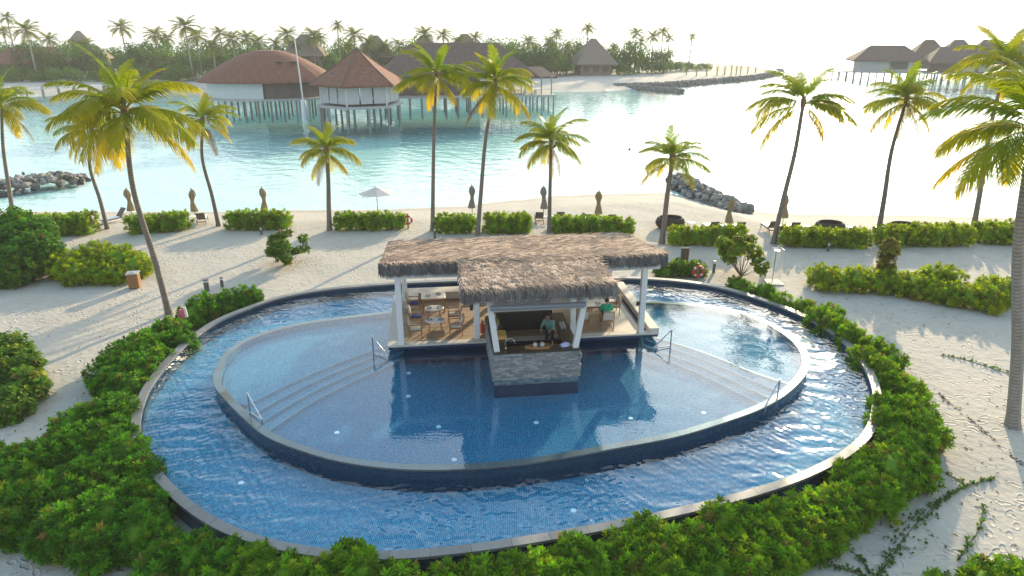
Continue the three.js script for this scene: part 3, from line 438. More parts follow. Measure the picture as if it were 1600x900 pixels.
palm('medium palm beside the dark wicker daybed and rock pile', [10.44, -46.2], [10.7, 5.8], { L: 2.6, seed: 9, counts: [4, 10, 7, 3], r0: 0.2, r1: 0.14 });
palm('tall palm with drooping golden fronds and a bent lower trunk', [18.21, -46.2], [18.9, 9.4], { L: 3.4, seed: 10, counts: [5, 6, 7, 3], bend: [0.25, 0], r0: 0.18, r1: 0.11, az: [[0.3, 1.3, 2.4, 3.5, 5], [0, 3.14, 1.6], [-0.25, 0.1, 3.0, 3.4, 0.4], [3.1, 0.1]] });
palm('tall leaning palm with a dark trunk in front of the far overwater houses', [25.95, -47.2], [26.1, 9.5], { L: 2.9, seed: 11, nuts: 4, counts: [5, 10, 8, 4], bend: [-0.25, 0], r0: 0.19, bark: 1 });
palm('tall palm at the end of the beach hedges, partly hidden by nearer fronds', [33.6, -48.6], [33.1, 11.6], { L: 3.3, seed: 12, counts: [5, 10, 7, 3], bend: [-0.3, 0], r0: 0.2 });
palm('palm with a thick pale grey trunk planted beside the pool path', [18.85, -22.5], [16.75, 10.9], { L: 3.4, seed: 13, counts: [4, 11, 10, 4], r0: 0.23, r1: 0.15, bark: 2, bend: [-0.6, 0] });
// ---------- swim-up bar pavilion (local axes: x along the front, -z to the beach) ----------
const PAV = { pos: [0.6, 0, -27.5], turn: 0.117 };
const place = (x, y, z) => { const c = Math.cos(PAV.turn), s = Math.sin(PAV.turn); return [PAV.pos[0] + x * c + z * s, y, PAV.pos[2] - x * s + z * c]; };
const woodF = fbm(51, 8, 5), woodMap = texture(512, (u, v) => { const t = 0.75 + 0.5 * woodF(u * 0.15, v * 2) * (0.8 + 0.4 * woodF(v, u)); return [t, t * 0.97, t * 0.93]; }, false, 1 / 2);
const W = {
  white: std(0.66, 0.66, 0.64, 0.6), cream: new THREE.MeshStandardMaterial({ color: C(0.62, 0.56, 0.47), map: stoneGrain, roughness: 0.7 }), navy: std(0.012, 0.03, 0.075, 0.35),
  deckA: new THREE.MeshStandardMaterial({ color: C(0.30, 0.21, 0.13), map: woodMap, roughness: 0.7 }), deckB: new THREE.MeshStandardMaterial({ color: C(0.26, 0.18, 0.11), map: woodMap, roughness: 0.7 }), deckC: new THREE.MeshStandardMaterial({ color: C(0.34, 0.25, 0.16), map: woodMap, roughness: 0.7 }),
  teak: new THREE.MeshStandardMaterial({ color: C(0.30, 0.15, 0.06), map: woodMap, roughness: 0.55 }), grey: std(0.33, 0.32, 0.30, 0.75), top: std(0.70, 0.68, 0.64, 0.4), pale: std(0.50, 0.46, 0.40, 0.9),
  blue: std(0.05, 0.07, 0.22, 0.9), dark: std(0.03, 0.027, 0.022, 0.5), granite: std(0.045, 0.035, 0.022, 0.25), steel: std(0.55, 0.56, 0.58, 0.25, { metalness: 1 }),
  soffit: std(0.40, 0.27, 0.18, 0.9), clear: new THREE.MeshPhysicalMaterial({ color: C(0.92, 0.93, 0.93), roughness: 0.12, transmission: 0.9, thickness: 0, ior: 1.45 }),
};
const pav = thing('pool_bar_pavilion', 'thatched open-sided pool bar pavilion on a platform in the pool', 'pavilion', PAV.pos, PAV.turn);
{
  // platform
  mesh('plinth', box(10.6, 1.1, 5.2, 0, 0.55, -3.2), W.navy, pav);
  mesh('platform_slab', [box(11.9, 0.12, 6.1, 0.02, 1.16, -3.05)], W.navy, pav);
  mesh('platform_rim', [box(11.96, 0.07, 0.36, 0.02, 1.255, -0.17), box(0.5, 0.07, 5.72, -5.71, 1.255, -3.21), box(1.2, 0.05, 5.72, 4.68, 1.245, -3.21)], W.cream, pav);
  mesh('kerb', [rbox(0.46, 0.3, 6.1, 5.78, 1.37, -3.05, 0.03)], W.cream, pav);
  mesh('back_bench', [box(4.6, 0.42, 0.75, -3.0, 1.43, -5.7), box(0.7, 0.42, 1.1, -5.05, 1.43, -4.8), box(3.0, 0.42, 0.75, 3.0, 1.43, -5.7)], W.cream, pav);
  const dm = [W.deckA, W.deckB, W.deckC], r = rng(8);
  for (let i = 0; i < 38; i++) { const z = -0.42 - i * 0.145; mesh('deck_board', box(9.5, 0.05, 0.137, -0.7, 1.24 + (r() - 0.5) * 0.006, z), dm[Math.floor(r() * 3)], pav); }
  for (const [x, z] of [[-5.38, -0.19], [5.19, -0.14], [-2.1, -0.45], [2.15, -0.45], [-5.38, -5.9], [5.19, -5.9], [0, -5.9]]) { const h = z < -5 ? 2.4 : 3.3; mesh('column', rbox(0.25, h, 0.25, x, 1.25 + h / 2, z, 0.03), W.white, pav); }
  mesh('beam', [box(11.7, 0.26, 0.2, 0, 4.42, -0.15)], W.white, pav); mesh('beam', [box(11.7, 0.26, 0.2, 0, 3.58, -5.9)], W.white, pav);
  mesh('beam', box(4.9, 0.24, 0.2, 0.03, 4.42, 2.9), W.white, pav);
  for (const x of [-2.2, 2.25]) mesh('beam', box(0.2, 0.22, 3.0, x, 4.43, 1.4), W.white, pav);
  // splayed posts at the bar corners
  for (const [x, tx] of [[-1.52, -1.82], [1.62, 1.98]]) mesh('post', (() => { const g = new RoundedBoxGeometry(0.23, 2.3, 0.23, 1, 0.02), p = g.attributes.position; for (let i = 0; i < p.count; i++) p.setX(i, p.getX(i) + (p.getY(i) / 2.3 + 0.5) * (tx - x)); return g.translate(x, 3.25, 2.68); })(), W.white, pav);
  // bar counter
  const bar_ = mesh('bar_counter', [box(3.4, 1.05, 0.1, 0.05, 1.5, 2.84), box(0.1, 1.05, 3.9, -1.62, 1.5, 0.85), box(0.1, 1.05, 3.9, 1.72, 1.5, 0.85)], W.grey, pav);
  mesh('counter_top', [box(3.46, 0.05, 0.62, 0.05, 2.08, 2.62), box(0.6, 0.05, 3.2, -1.38, 2.08, 0.7), box(0.6, 0.05, 3.2, 1.48, 2.08, 0.7)], W.granite, bar_);
  mesh('bar_floor', box(3.2, 0.1, 3.6, 0.05, 1.0, 0.9), W.dark, bar_); mesh('back_cabinet', [box(2.6, 1.1, 0.5, 0.05, 1.6, -1.3), box(2.6, 0.6, 0.06, 0.05, 2.6, -1.5)], W.dark, bar_);
  mesh('water_line', box(3.4, 0.6, 0.09, 0.05, 0.38, 2.83), W.navy, bar_);
  const bm = [[0.30, 0.30, 0.29], [0.23, 0.235, 0.235], [0.37, 0.36, 0.34], [0.19, 0.195, 0.20], [0.28, 0.26, 0.235]].map(c => new THREE.MeshStandardMaterial({ color: C(...c), map: stoneGrain, roughness: 0.85 })), br = rng(9);
  const unit = new RoundedBoxGeometry(1, 1, 1, 1, 0.06);
  for (let j = 0; j < 17; j++) { let x = -1.66; const y = 0.725 + j * 0.08; while (x < 1.72) { const w = Math.min(1.77 - x, 0.13 + br() * 0.24), o = mesh('brick', unit, bm[Math.floor(br() * 5)], bar_); o.scale.set(w - 0.008, 0.072, 0.06 + br() * 0.035); o.position.set(x + w / 2, y, 2.915); x += w; if (1.77 - x < 0.06) break; } }
  const sb = []; for (const s of [-1, 1]) for (let j = 0; j < 14; j++) for (let z = -0.9; z < 2.8;) { const w = 0.15 + br() * 0.25; sb.push(box(0.05 + br() * 0.03, 0.072, w - 0.008, s < 0 ? -1.69 : 1.79, 0.965 + j * 0.08, z + w / 2)); z += w; }
  mesh('side_bricks', sb, bm[0], bar_).userData.kind = 'stuff';
  // roof: two flat thatched slabs on dark soffits, strands laid over the top and hung round the edge
  const drop = z => z > 0.15 ? 0 : (z - 0.15) * 0.152;   // the main slab falls gently toward the beach
  const lean = g => { const p = g.attributes.position; for (let i = 0; i < p.count; i++) p.setY(i, p.getY(i) + drop(p.getZ(i))); g.computeVertexNormals(); return g; };
  const roof = mesh('roof', [lean(box(11.5, 0.34, 6.3, -0.02, 4.78, -3.1)), box(5.3, 0.34, 3.6, 0.03, 4.785, 1.4)], W.soffit, pav);
  const straw = (w, L) => { const g = new THREE.BufferGeometry(), p = []; const q = [[-w, 0, 0], [w, 0, 0], [w * 0.9, 0.012, L * 0.5], [-w * 0.9, 0.012, L * 0.5], [0, -0.01, L]]; for (const [a, b, c] of [[0, 3, 1], [1, 3, 2], [3, 4, 2]]) p.push(...q[a], ...q[b], ...q[c]); g.setAttribute('position', new THREE.Float32BufferAttribute(p, 3)); g.computeVertexNormals(); return g; };
  const tuft = mergeGeometries([0, 1, 2, 3, 4, 5].map(i => { const k = rng(i + 90); return straw(0.009 + 0.009 * k(), 0.28 + 0.28 * k()).rotateX((k() - 0.5) * 0.24).rotateY((k() - 0.5) * 0.9).translate((k() - 0.5) * 0.22, k() * 0.03, (k() - 0.5) * 0.2); }));
  const STRAW = new THREE.MeshStandardMaterial({ color: 0xffffff, roughness: 0.9, side: THREE.DoubleSide });
  const tones = [[0.60, 0.39, 0.255], [0.48, 0.30, 0.195], [0.36, 0.225, 0.15], [0.20, 0.135, 0.10], [0.74, 0.52, 0.36], [0.09, 0.075, 0.065], [0.10, 0.097, 0.095], [0.165, 0.155, 0.145], [0.235, 0.215, 0.195]];
  const rr = rng(33), top = [], topC = [], patch = fbm(19, 6, 4);
  const zones = [[-6.0, 6.0, -6.55, 0.12], [-2.84, 2.9, 0.12, 3.46]];
  const topY = (x, z) => 4.985 + 0.06 * (patch(x / 12 + 0.5, z / 12 + 0.5) - 0.5) + drop(z);
  for (const [x0, x1, z0, z1] of zones) { const n = Math.round((x1 - x0) * (z1 - z0) * 210); for (let i = 0; i < n; i++) { const x = x0 + (x1 - x0) * rr(), course = 0.34, z = z0 - 0.1 + Math.floor(rr() * (z1 - z0) / course) * course + rr() * 0.1 + 0.05 * Math.sin(x * 2.3), wild = rr() < 0.14; tmpQ.setFromEuler(new THREE.Euler((z < 0.1 ? -0.06 : 0.10) + (rr() - 0.5) * 0.07, (rr() - 0.5) * 0.7 + (wild ? 1.5 : 0), (rr() - 0.5) * 0.1, 'YXZ')); const s = 0.8 + 0.5 * rr(); tmpM.compose(V(Math.min(x1 - 0.12, Math.max(x0 + 0.12, x)), topY(x, z) + 0.01 + rr() * 0.045, Math.min(z, z1 - 0.3)), tmpQ, tmpS.set(s, 1, s)); top.push(tmpM.clone()); const q = patch(x / 9 + 0.3, z / 3 + 0.7); let k = Math.floor(rr() * 6); if (q < 0.4) k = rr() < 0.6 ? 3 : 2; if (Math.abs(z + 0.1 + 0.12 * Math.sin(x)) < 0.16 && x > -3 && x < 1.2 && rr() < 0.7) k = 5; if (rr() < 0.08) k = 5; topC.push(k); } }
  const instanced = (name, geo, list, cols, parent) => { const im = shade(new THREE.InstancedMesh(geo, STRAW, list.length)), c = new THREE.Color(); im.name = name; im.userData.kind = 'stuff'; list.forEach((m, i) => { im.setMatrixAt(i, m); const t = tones[cols[i]], v = 0.85 + 0.3 * rr(); c.setRGB(t[0] * v, t[1] * v, t[2] * v); im.setColorAt(i, c); }); parent.add(im); };
  instanced('thatch', tuft, top, topC, roof);
  const hangT = mergeGeometries([0, 1, 2, 3, 4].map(i => { const k = rng(i + 190); return straw(0.012 + 0.01 * k(), 0.44 + 0.16 * k()).rotateX(Math.PI / 2 + (k() - 0.5) * 0.12).rotateZ((k() - 0.5) * 0.22).translate((k() - 0.5) * 0.14, 0, k() * 0.05); }));
  const fr = [], fc = [];
  const edge = (ax, az, bx, bz, nx, nz) => { const L = Math.hypot(bx - ax, bz - az), n = Math.round(L * 95), a = Math.atan2(nx, nz); for (let i = 0; i < n; i++) { const t = rr(), o = -rr() * 0.16; tmpQ.setFromEuler(new THREE.Euler(-0.1 * rr(), a + (rr() - 0.5) * 0.5, (rr() - 0.5) * 0.2, 'YXZ')); const s = 0.75 + 0.4 * rr(); tmpM.compose(V(ax + (bx - ax) * t + nx * o, 5.03 - rr() * 0.10 + drop(az + (bz - az) * t), az + (bz - az) * t + nz * o), tmpQ, tmpS.set(1, s, 1)); fr.push(tmpM.clone()); fc.push(rr() < 0.45 ? 6 : rr() < 0.6 ? 7 : rr() < 0.3 ? 5 : 8); } };
  edge(-6.05, 0.15, -2.87, 0.15, 0, 1); edge(2.93, 0.15, 6.05, 0.15, 0, 1); edge(-2.87, 3.5, 2.93, 3.5, 0, 1); edge(-2.87, 0.1, -2.87, 3.5, -1, 0); edge(2.93, 0.1, 2.93, 3.5, 1, 0); edge(-6.05, -6.6, -6.05, 0.15, -1, 0); edge(6.05, -6.6, 6.05, 0.15, 1, 0); edge(-6.05, -6.6, 6.05, -6.6, 0, -1);
  instanced('thatch_fringe', hangT, fr, fc, roof);
  // rounded straw roll under the edge so that the fringe hangs from something thick
  const rolls = []; for (const [a, b] of [[[-5.95, 0.02], [-2.8, 0.02]], [[2.86, 0.02], [5.95, 0.02]], [[-2.76, 3.38], [2.82, 3.38]], [[-2.76, 0.1], [-2.76, 3.38]], [[2.82, 0.1], [2.82, 3.38]], [[-5.93, -6.48], [-5.93, 0.02]], [[5.93, -6.48], [5.93, 0.02]], [[-5.95, -6.48], [5.95, -6.48]]]) rolls.push(bar([a[0], 4.86 + drop(a[1]), a[1]], [b[0], 4.86 + drop(b[1]), b[1]], 0.12, 8));
  mesh('eave_roll', rolls, std(0.2, 0.16, 0.125, 0.95), roof);
}
{
  const t = thing('roller_blind', 'clear roll-down rain blind hung under the front thatch over the bar', 'blind', place(0.06, 0, 3.0), PAV.turn);
  mesh('clear_sheet', box(3.6, 0.42, 0.012, 0, 4.32, 0), W.clear, t); mesh('roll', bar([-1.85, 4.06, 0], [1.85, 4.06, 0], 0.1, 10), std(0.22, 0.24, 0.28, 0.6), t); mesh('bottom_bar', bar([-1.8, 3.93, 0.03], [1.8, 3.93, 0.03], 0.03, 8), W.grey, t);
}
// dining furniture
const FL = 1.268;
function table(label, x, z, w, d, group) {
  const t = thing('dining_table', label, 'table', place(x, FL, z), PAV.turn, group);
  mesh('table_top', (() => { const s = new THREE.Shape(); s.absellipse(0, 0, w / 2, d / 2, 0, 6.283); return new THREE.ExtrudeGeometry(s, { depth: 0.03, bevelEnabled: true, bevelSize: 0.01, bevelThickness: 0.008, bevelSegments: 1, curveSegments: 20 }).rotateX(-Math.PI / 2).translate(0, 0.71, 0); })(), W.top, t);
  for (const [sx, sz] of [[-1, -1], [1, -1], [-1, 1], [1, 1]]) mesh('leg', bar([sx * w * 0.36, 0, sz * d * 0.34], [sx * w * 0.26, 0.71, sz * d * 0.24], 0.022), W.teak, t);
  mesh('apron', box(w * 0.5, 0.06, d * 0.44, 0, 0.67, 0), W.teak, t);
  return t;
}
function squareTable(label, x, z) {
  const t = thing('dining_table', label, 'table', place(x, FL, z), PAV.turn); mesh('table_top', rbox(1.15, 0.045, 0.85, 0, 0.73, 0), W.top, t);
  for (const sx of [-1, 1]) for (const sz of [-1, 1]) mesh('leg', box(0.06, 0.71, 0.06, sx * 0.5, 0.355, sz * 0.36), W.teak, t);
  for (const s of [-1, 1]) mesh('apron', box(1.0, 0.09, 0.03, 0, 0.66, s * 0.36), W.teak, t); return t;
}
function chair(label, x, z, turn, seatMat, group) {   // arm chair facing +x before turning
  const t = thing('dining_armchair', label, 'chair', place(x, FL, z), PAV.turn + turn, group);
  for (const [a, b] of [[-0.25, -0.26], [0.25, -0.26], [-0.25, 0.26], [0.25, 0.26]]) mesh('leg', bar([a * 1.1, 0, b * 1.05], [a, a < 0 ? 0.62 : 0.62, b], 0.02), W.teak, t);
  mesh('seat_frame', rbox(0.54, 0.05, 0.56, 0, 0.36, 0, 0.012), W.teak, t); mesh('seat_cushion', rbox(0.5, 0.10, 0.5, 0.02, 0.435, 0, 0.04), seatMat, t);
  for (const s of [-1, 1]) mesh('armrest', [box(0.54, 0.03, 0.05, -0.01, 0.63, s * 0.26)], W.teak, t);
  const back = mesh('backrest', [bar([-0.27, 0.38, -0.26], [-0.38, 0.88, -0.25], 0.018), bar([-0.27, 0.38, 0.26], [-0.38, 0.88, 0.25], 0.018), bar([-0.38, 0.87, -0.26], [-0.38, 0.87, 0.26], 0.018)], W.teak, t);
  mesh('back_cushion', rbox(0.1, 0.4, 0.5, 0, 0, 0, 0.04).rotateZ(0.2).translate(-0.27, 0.67, 0), W.pale, back); return t;
}
table('small oval white-topped table closest to the platform front edge', -3.9, -0.95, 0.85, 0.62, 'small oval dining tables'); table('small oval white-topped table between the square table and another oval one', -3.92, -2.35, 0.85, 0.62, 'small oval dining tables');
squareTable('square white-topped teak table beside the cream back bench', -3.95, -3.95);
chair('teak armchair with grey cushions between the corner column and the front oval table', -4.78, -0.95, 0, W.pale, 'armchairs in the pavilion'); chair('teak armchair with a blue seat cushion at the middle oval table', -4.78, -2.35, 0, W.blue, 'armchairs in the pavilion'); chair('teak armchair with a blue seat cushion at the square table', -4.9, -3.95, 0, W.blue, 'armchairs in the pavilion');
chair('teak armchair with grey cushions on the bar side of the front oval table', -3.0, -1.0, Math.PI, W.pale, 'armchairs in the pavilion'); chair('teak armchair with grey cushions at the middle oval table, on its bar side', -3.02, -2.4, Math.PI, W.pale, 'armchairs in the pavilion');
squareTable('square teak table in front of the guest in green', 3.5, -2.1); squareTable('square teak table near the cream bench behind the guest in green', 3.9, -4.1);
chair('teak armchair seating the guest in the green shirt', 3.85, -1.0, Math.PI / 2, W.pale, 'armchairs in the pavilion'); chair('teak armchair beside the raised stone kerb behind the guest in green', 4.55, -2.6, Math.PI, W.pale, 'armchairs in the pavilion'); chair('teak armchair across the table from the guest in green', 3.3, -3.0, -Math.PI / 2, W.pale, 'armchairs in the pavilion'); chair('empty teak armchair between the bar post and the guest in green', 2.75, -1.2, Math.PI / 2, W.pale, 'armchairs in the pavilion');
// table settings
{
  const plate = new THREE.LatheGeometry([[0.001, 0], [0.07, 0], [0.125, 0.018], [0.12, 0.022], [0.07, 0.006], [0.001, 0.006]].map(p => new THREE.Vector2(...p)), 16), pm = [std(0.75, 0.75, 0.73, 0.3), std(0.06, 0.08, 0.13, 0.3)];
  [[-4.15, -0.95, 0.758, 'oval table at the platform front edge'], [-3.65, -0.97, 0.758, 'oval table at the platform front edge'], [-4.15, -2.35, 0.758, 'middle oval table'], [-3.68, -2.35, 0.758, 'middle oval table'], [-4.2, -3.9, 0.757, 'square table by the back bench'], [-3.7, -4.1, 0.757, 'square table by the back bench'], [3.65, -1.95, 0.757, 'table of the guest in green'], [3.8, -4.1, 0.757, 'square table near the kerb']].forEach(([x, z, y, where], i) => { const t = thing('dinner_plate', 'dark-rimmed dinner plate with folded napkin on the ' + where, 'plate', place(x, FL + y, z), 0, 'table settings'); mesh('plate', plate, pm[1], t); mesh('napkin', rbox(0.06, 0.012, 0.17, 0, 0.014, 0, 0.005).rotateY(i), pm[0], t); });
}
{
  const e = thing('fire_extinguisher', 'red fire extinguisher on the inner column beside the bar', 'extinguisher', place(-1.86, 1.5, -0.42), PAV.turn);
  mesh('cylinder', new THREE.LatheGeometry([[0.001, 0], [0.085, 0.01], [0.09, 0.05], [0.09, 0.42], [0.06, 0.5], [0.03, 0.53], [0.03, 0.58], [0.001, 0.58]].map(p => new THREE.Vector2(...p)), 14), std(0.42, 0.03, 0.02, 0.35), e);
  mesh('valve', [box(0.04, 0.06, 0.14, 0, 0.61, 0.03)], W.dark, e); mesh('hose', tube([[0, 0.6, 0.06], [0.1, 0.55, 0.08], [0.11, 0.3, 0.06], [0.09, 0.1, 0.05]], 0.014), W.dark, e);
  const sp = thing('column_speaker', 'small dark speaker fixed on the inner pavilion column', 'speaker', place(-2.32, 2.75, -0.42), PAV.turn); mesh('case', rbox(0.13, 0.26, 0.17, 0, 0, 0, 0.02), W.dark, sp); mesh('bracket', box(0.06, 0.05, 0.06, 0.09, 0, 0), W.steel, sp);
  const lf = thing('wall_lamp', 'small dark wall lamp on the column at the kerb corner', 'lamp', place(5.0, 2.7, -0.14), PAV.turn); mesh('housing', cyl(0.07, 0.06, 0.2, -0.02, 0, 0, 10), W.dark, lf); mesh('arm', box(0.08, 0.03, 0.03, 0.05, 0, 0), W.dark, lf);
}
// bar things
{
  const tray = thing('boat_tray', 'boat-shaped wooden tray on the bar front counter', 'tray', place(0.1, 2.106, 2.6), PAV.turn);
  mesh('hull', (() => { const s = new THREE.Shape(); s.moveTo(-0.5, 0); s.quadraticCurveTo(-0.1, -0.26, 0.5, -0.12); s.lineTo(0.5, 0.12); s.quadraticCurveTo(-0.1, 0.26, -0.5, 0); const h = new THREE.Path(); h.moveTo(-0.42, 0); h.quadraticCurveTo(-0.1, -0.2, 0.46, -0.09); h.lineTo(0.46, 0.09); h.quadraticCurveTo(-0.1, 0.2, -0.42, 0); s.holes.push(h); return new THREE.ExtrudeGeometry(s, { depth: 0.11, bevelEnabled: false }).rotateX(-Math.PI / 2); })(), W.teak, tray);
  mesh('base', box(0.8, 0.02, 0.2, 0.05, 0.012, 0), W.teak, tray);
  mesh('prow', tube([[0.5, 0.02, 0], [0.6, 0.1, 0], [0.62, 0.28, 0]], 0.025, 8), W.teak, tray);
  const jarG = new THREE.LatheGeometry([[0.001, 0], [0.085, 0.005], [0.1, 0.06], [0.1, 0.13], [0.075, 0.18], [0.08, 0.2], [0.07, 0.2]].map(p => new THREE.Vector2(...p)), 16), glass = new THREE.MeshPhysicalMaterial({ color: C(0.9, 0.92, 0.93), roughness: 0.05, transmission: 0.8, thickness: 0 });
  for (const x of [0.02, 0.3]) { const j = thing('glass_jar', 'round glass jar standing in the boat-shaped tray', 'jar', place(x, 2.13, 2.6), 0, 'jars in the boat tray'); mesh('body', jarG, glass, j); mesh('contents', cyl(0.075, 0.085, 0.1, 0, 0.06, 0, 12), std(0.5, 0.5, 0.5, 0.6), j); mesh('lid', cyl(0.085, 0.08, 0.025, 0, 0.215, 0, 14), W.steel, j); }
  const cloth = thing('folded_cloth', 'crumpled pale blue cloth on a tray at the counter corner', 'cloth', place(1.25, 2.106, 2.5), 0.4); mesh('tray', rbox(0.5, 0.02, 0.24, 0, 0.01, 0.05, 0.008), W.steel, cloth);
  mesh('cloth', (() => { const g = new THREE.IcosahedronGeometry(0.15, 2), p = g.attributes.position; for (let i = 0; i < p.count; i++) { const x = p.getX(i), y = p.getY(i), z = p.getZ(i), f = 1 + 0.22 * Math.sin(x * 60) * Math.cos(z * 50); p.setXYZ(i, x * f * 1.2, Math.max(0, y * 0.7 * f) + 0.02, z * f); } g.computeVertexNormals(); return g; })(), std(0.42, 0.47, 0.72, 0.9), cloth);
  const rack = thing('drip_tray', 'honey-coloured wooden caddy on the bar side counter', 'caddy', place(-1.2, 2.106, 1.35), PAV.turn); mesh('box', [box(0.36, 0.14, 0.03, 0, 0.07, 0.3), box(0.36, 0.14, 0.03, 0, 0.07, -0.3), box(0.03, 0.14, 0.6, 0.17, 0.07, 0), box(0.03, 0.14, 0.6, -0.17, 0.07, 0), box(0.34, 0.02, 0.6, 0, 0.012, 0)], std(0.55, 0.36, 0.10, 0.5), rack); mesh('divider', [box(0.34, 0.12, 0.02, 0, 0.07, 0.1), box(0.34, 0.12, 0.02, 0, 0.07, -0.1)], std(0.55, 0.36, 0.10, 0.5), rack);
  const tap = thing('bar_tap', 'curved steel tap rising from the bar counter beside the post', 'tap', place(-0.95, 2.106, 2.5), PAV.turn); mesh('spout', tube([[-0.2, 0, 0], [-0.2, 0.3, 0], [-0.05, 0.42, 0], [0.12, 0.34, 0.02], [0.16, 0.2, 0.03]], 0.018, 20), W.steel, tap); mesh('base', cyl(0.04, 0.03, 0.04, -0.2, 0.02, 0), W.steel, tap);
  const tum = new THREE.LatheGeometry([[0.001, 0.004], [0.03, 0.004], [0.04, 0.13], [0.037, 0.13], [0.028, 0.012], [0.001, 0.012]].map(p => new THREE.Vector2(...p)), 12);
  for (let i = 0; i < 8; i++) { const g = thing('drinking_glass', 'clear tumbler in the row of glasses on the bar counter beside the bartender', 'glass', place(1.42 + (i % 2) * 0.13, 2.106, 0.4 + Math.floor(i / 2) * 0.16), 0, 'glasses on the bar counter'); mesh('tumbler', tum, glass, g); mesh('straw', bar([0, 0.01, 0], [0.02, 0.2, 0.01], 0.004, 5), std(0.6, 0.1, 0.08, 0.5), g); }
  const bot = new THREE.LatheGeometry([[0.001, 0], [0.04, 0.002], [0.042, 0.17], [0.016, 0.23], [0.014, 0.3], [0.001, 0.3]].map(p => new THREE.Vector2(...p)), 10), cols = [[0.5, 0.52, 0.53], [0.10, 0.05, 0.02], [0.03, 0.10, 0.04], [0.42, 0.30, 0.08], [0.45, 0.48, 0.5]];
  const r = rng(61); for (let i = 0; i < 16; i++) { const side = i < 9; const b = thing('bottle', side ? 'small bottle crowded on the side counter of the bar' : 'small bottle standing on the dark back cabinet of the bar', 'bottle', side ? place(-1.3 + (r() - 0.5) * 0.32, 2.106, -0.5 + i * 0.17 + r() * 0.05) : place(-0.9 + (i - 9) * 0.3, 2.15, -1.25), 0, side ? 'bottles on the side counter' : 'bottles on the back cabinet'); mesh('glass', bot, std(...cols[Math.floor(r() * 5)], 0.12), b); mesh('cap', cyl(0.017, 0.017, 0.03, 0, 0.31, 0, 8), W.dark, b); }
}
// handrails of the inner pool
{
  const rail = thing('pool_handrail', 'triangular steel handrail at the rim end of the submerged steps toward the white plinth', 'handrail', [-9.5, 0.92, -21.9], -0.75, 'handrails of the inner pool');
  mesh('rail', [bar([0, -0.3, 0], [0, 0.85, 0], 0.028), bar([0, 0.83, 0], [0.85, 0.1, 0], 0.028), bar([0.85, 0.12, 0], [0.85, -0.2, 0], 0.028)], W.steel, rail); mesh('lower_bar', bar([0, 0.05, 0], [0.85, 0.1, 0], 0.02), W.steel, rail);
  copyOf(rail, [-5.95, 0.92, -26.8], -0.55, 'triangular steel handrail beside the dining corner of the platform'); copyOf(rail, [6.95, 0.92, -27.5], Math.PI + 0.35, 'triangular steel handrail at the kerb corner of the platform'); copyOf(rail, [10.0, 0.92, -22.95], Math.PI + 0.75, 'triangular steel handrail at the rim end of the steps toward the sunny shrubs');
  const disc = new THREE.CylinderGeometry(0.09, 0.10, 0.025, 16); let k = 0;
  for (const [x, z, y] of [[-4.45, -26.6, 0.115], [-4.18, -24.6, 0.115], [-2.74, -22.3, 0.115], [0.91, -22.6, 0.115], [-6.43, -21.9, 0.115], [-1.99, -20.2, 0.115], [4.52, -22.9, 0.115], [7.4, -23.3, 0.115], [1.9, -17.6, 0.045], [-8.9, -19.0, 0.045]]) { const o = mesh('pool_floor_light', disc, std(0.75, 0.77, 0.78, 0.4)); o.position.set(x, y, z); tag(o, y > 0.1 ? 'round white light set in the inner pool floor' : 'round white light set in the outer pool floor', 'pool light', y > 0.1 ? 'inner pool floor lights' : 'outer pool floor lights'); }
  const pl = thing('white_plinth', 'white stepped concrete plinth against the outer pool wall', 'plinth', [-15.35, 0, -23.35], 0.12); mesh('slab', rbox(1.5, 0.12, 0.95, 0, 0.44, 0, 0.02), W.white, pl); mesh('base', box(1.3, 0.4, 0.8, 0, 0.19, 0), W.white, pl);
}
// ---------- people ----------
function sdfMesh(fn, c, half, res) {
  const mc = new MarchingCubes(res, new THREE.MeshStandardMaterial(), false, false, 60000); mc.isolation = 0;
  for (let k = 0; k < res; k++) for (let j = 0; j < res; j++) for (let i = 0; i < res; i++) mc.field[i + j * res + k * res * res] = -fn(c[0] + (i - res / 2) / (res / 2) * half, c[1] + (j - res / 2) / (res / 2) * half, c[2] + (k - res / 2) / (res / 2) * half);
  mc.update(); const n = mc.count, p = new Float32Array(n * 3), q = new Float32Array(n * 3);
  for (let i = 0; i < n; i++) for (let a = 0; a < 3; a++) { p[i * 3 + a] = mc.positionArray[i * 3 + a] * half + c[a]; q[i * 3 + a] = mc.normalArray[i * 3 + a]; }
  const g = new THREE.BufferGeometry(); g.setAttribute('position', new THREE.BufferAttribute(p, 3)); g.setAttribute('normal', new THREE.BufferAttribute(q, 3)); g.computeVertexNormals(); return g;
}
function capsules(list, k = 0.04) { return (x, y, z) => { let d = 1e9; for (const [a, b, ra, rb] of list) { const bx = b[0] - a[0], by = b[1] - a[1], bz = b[2] - a[2], px = x - a[0], py = y - a[1], pz = z - a[2]; const t = Math.min(1, Math.max(0, (px * bx + py * by + pz * bz) / (bx * bx + by * by + bz * bz + 1e-9))); const e = Math.hypot(px - bx * t, py - by * t, pz - bz * t) - (ra + (rb - ra) * t); const h = Math.max(0, k - Math.abs(d - e)) / k; d = Math.min(d, e) - h * h * k * 0.25; } return d; }; }
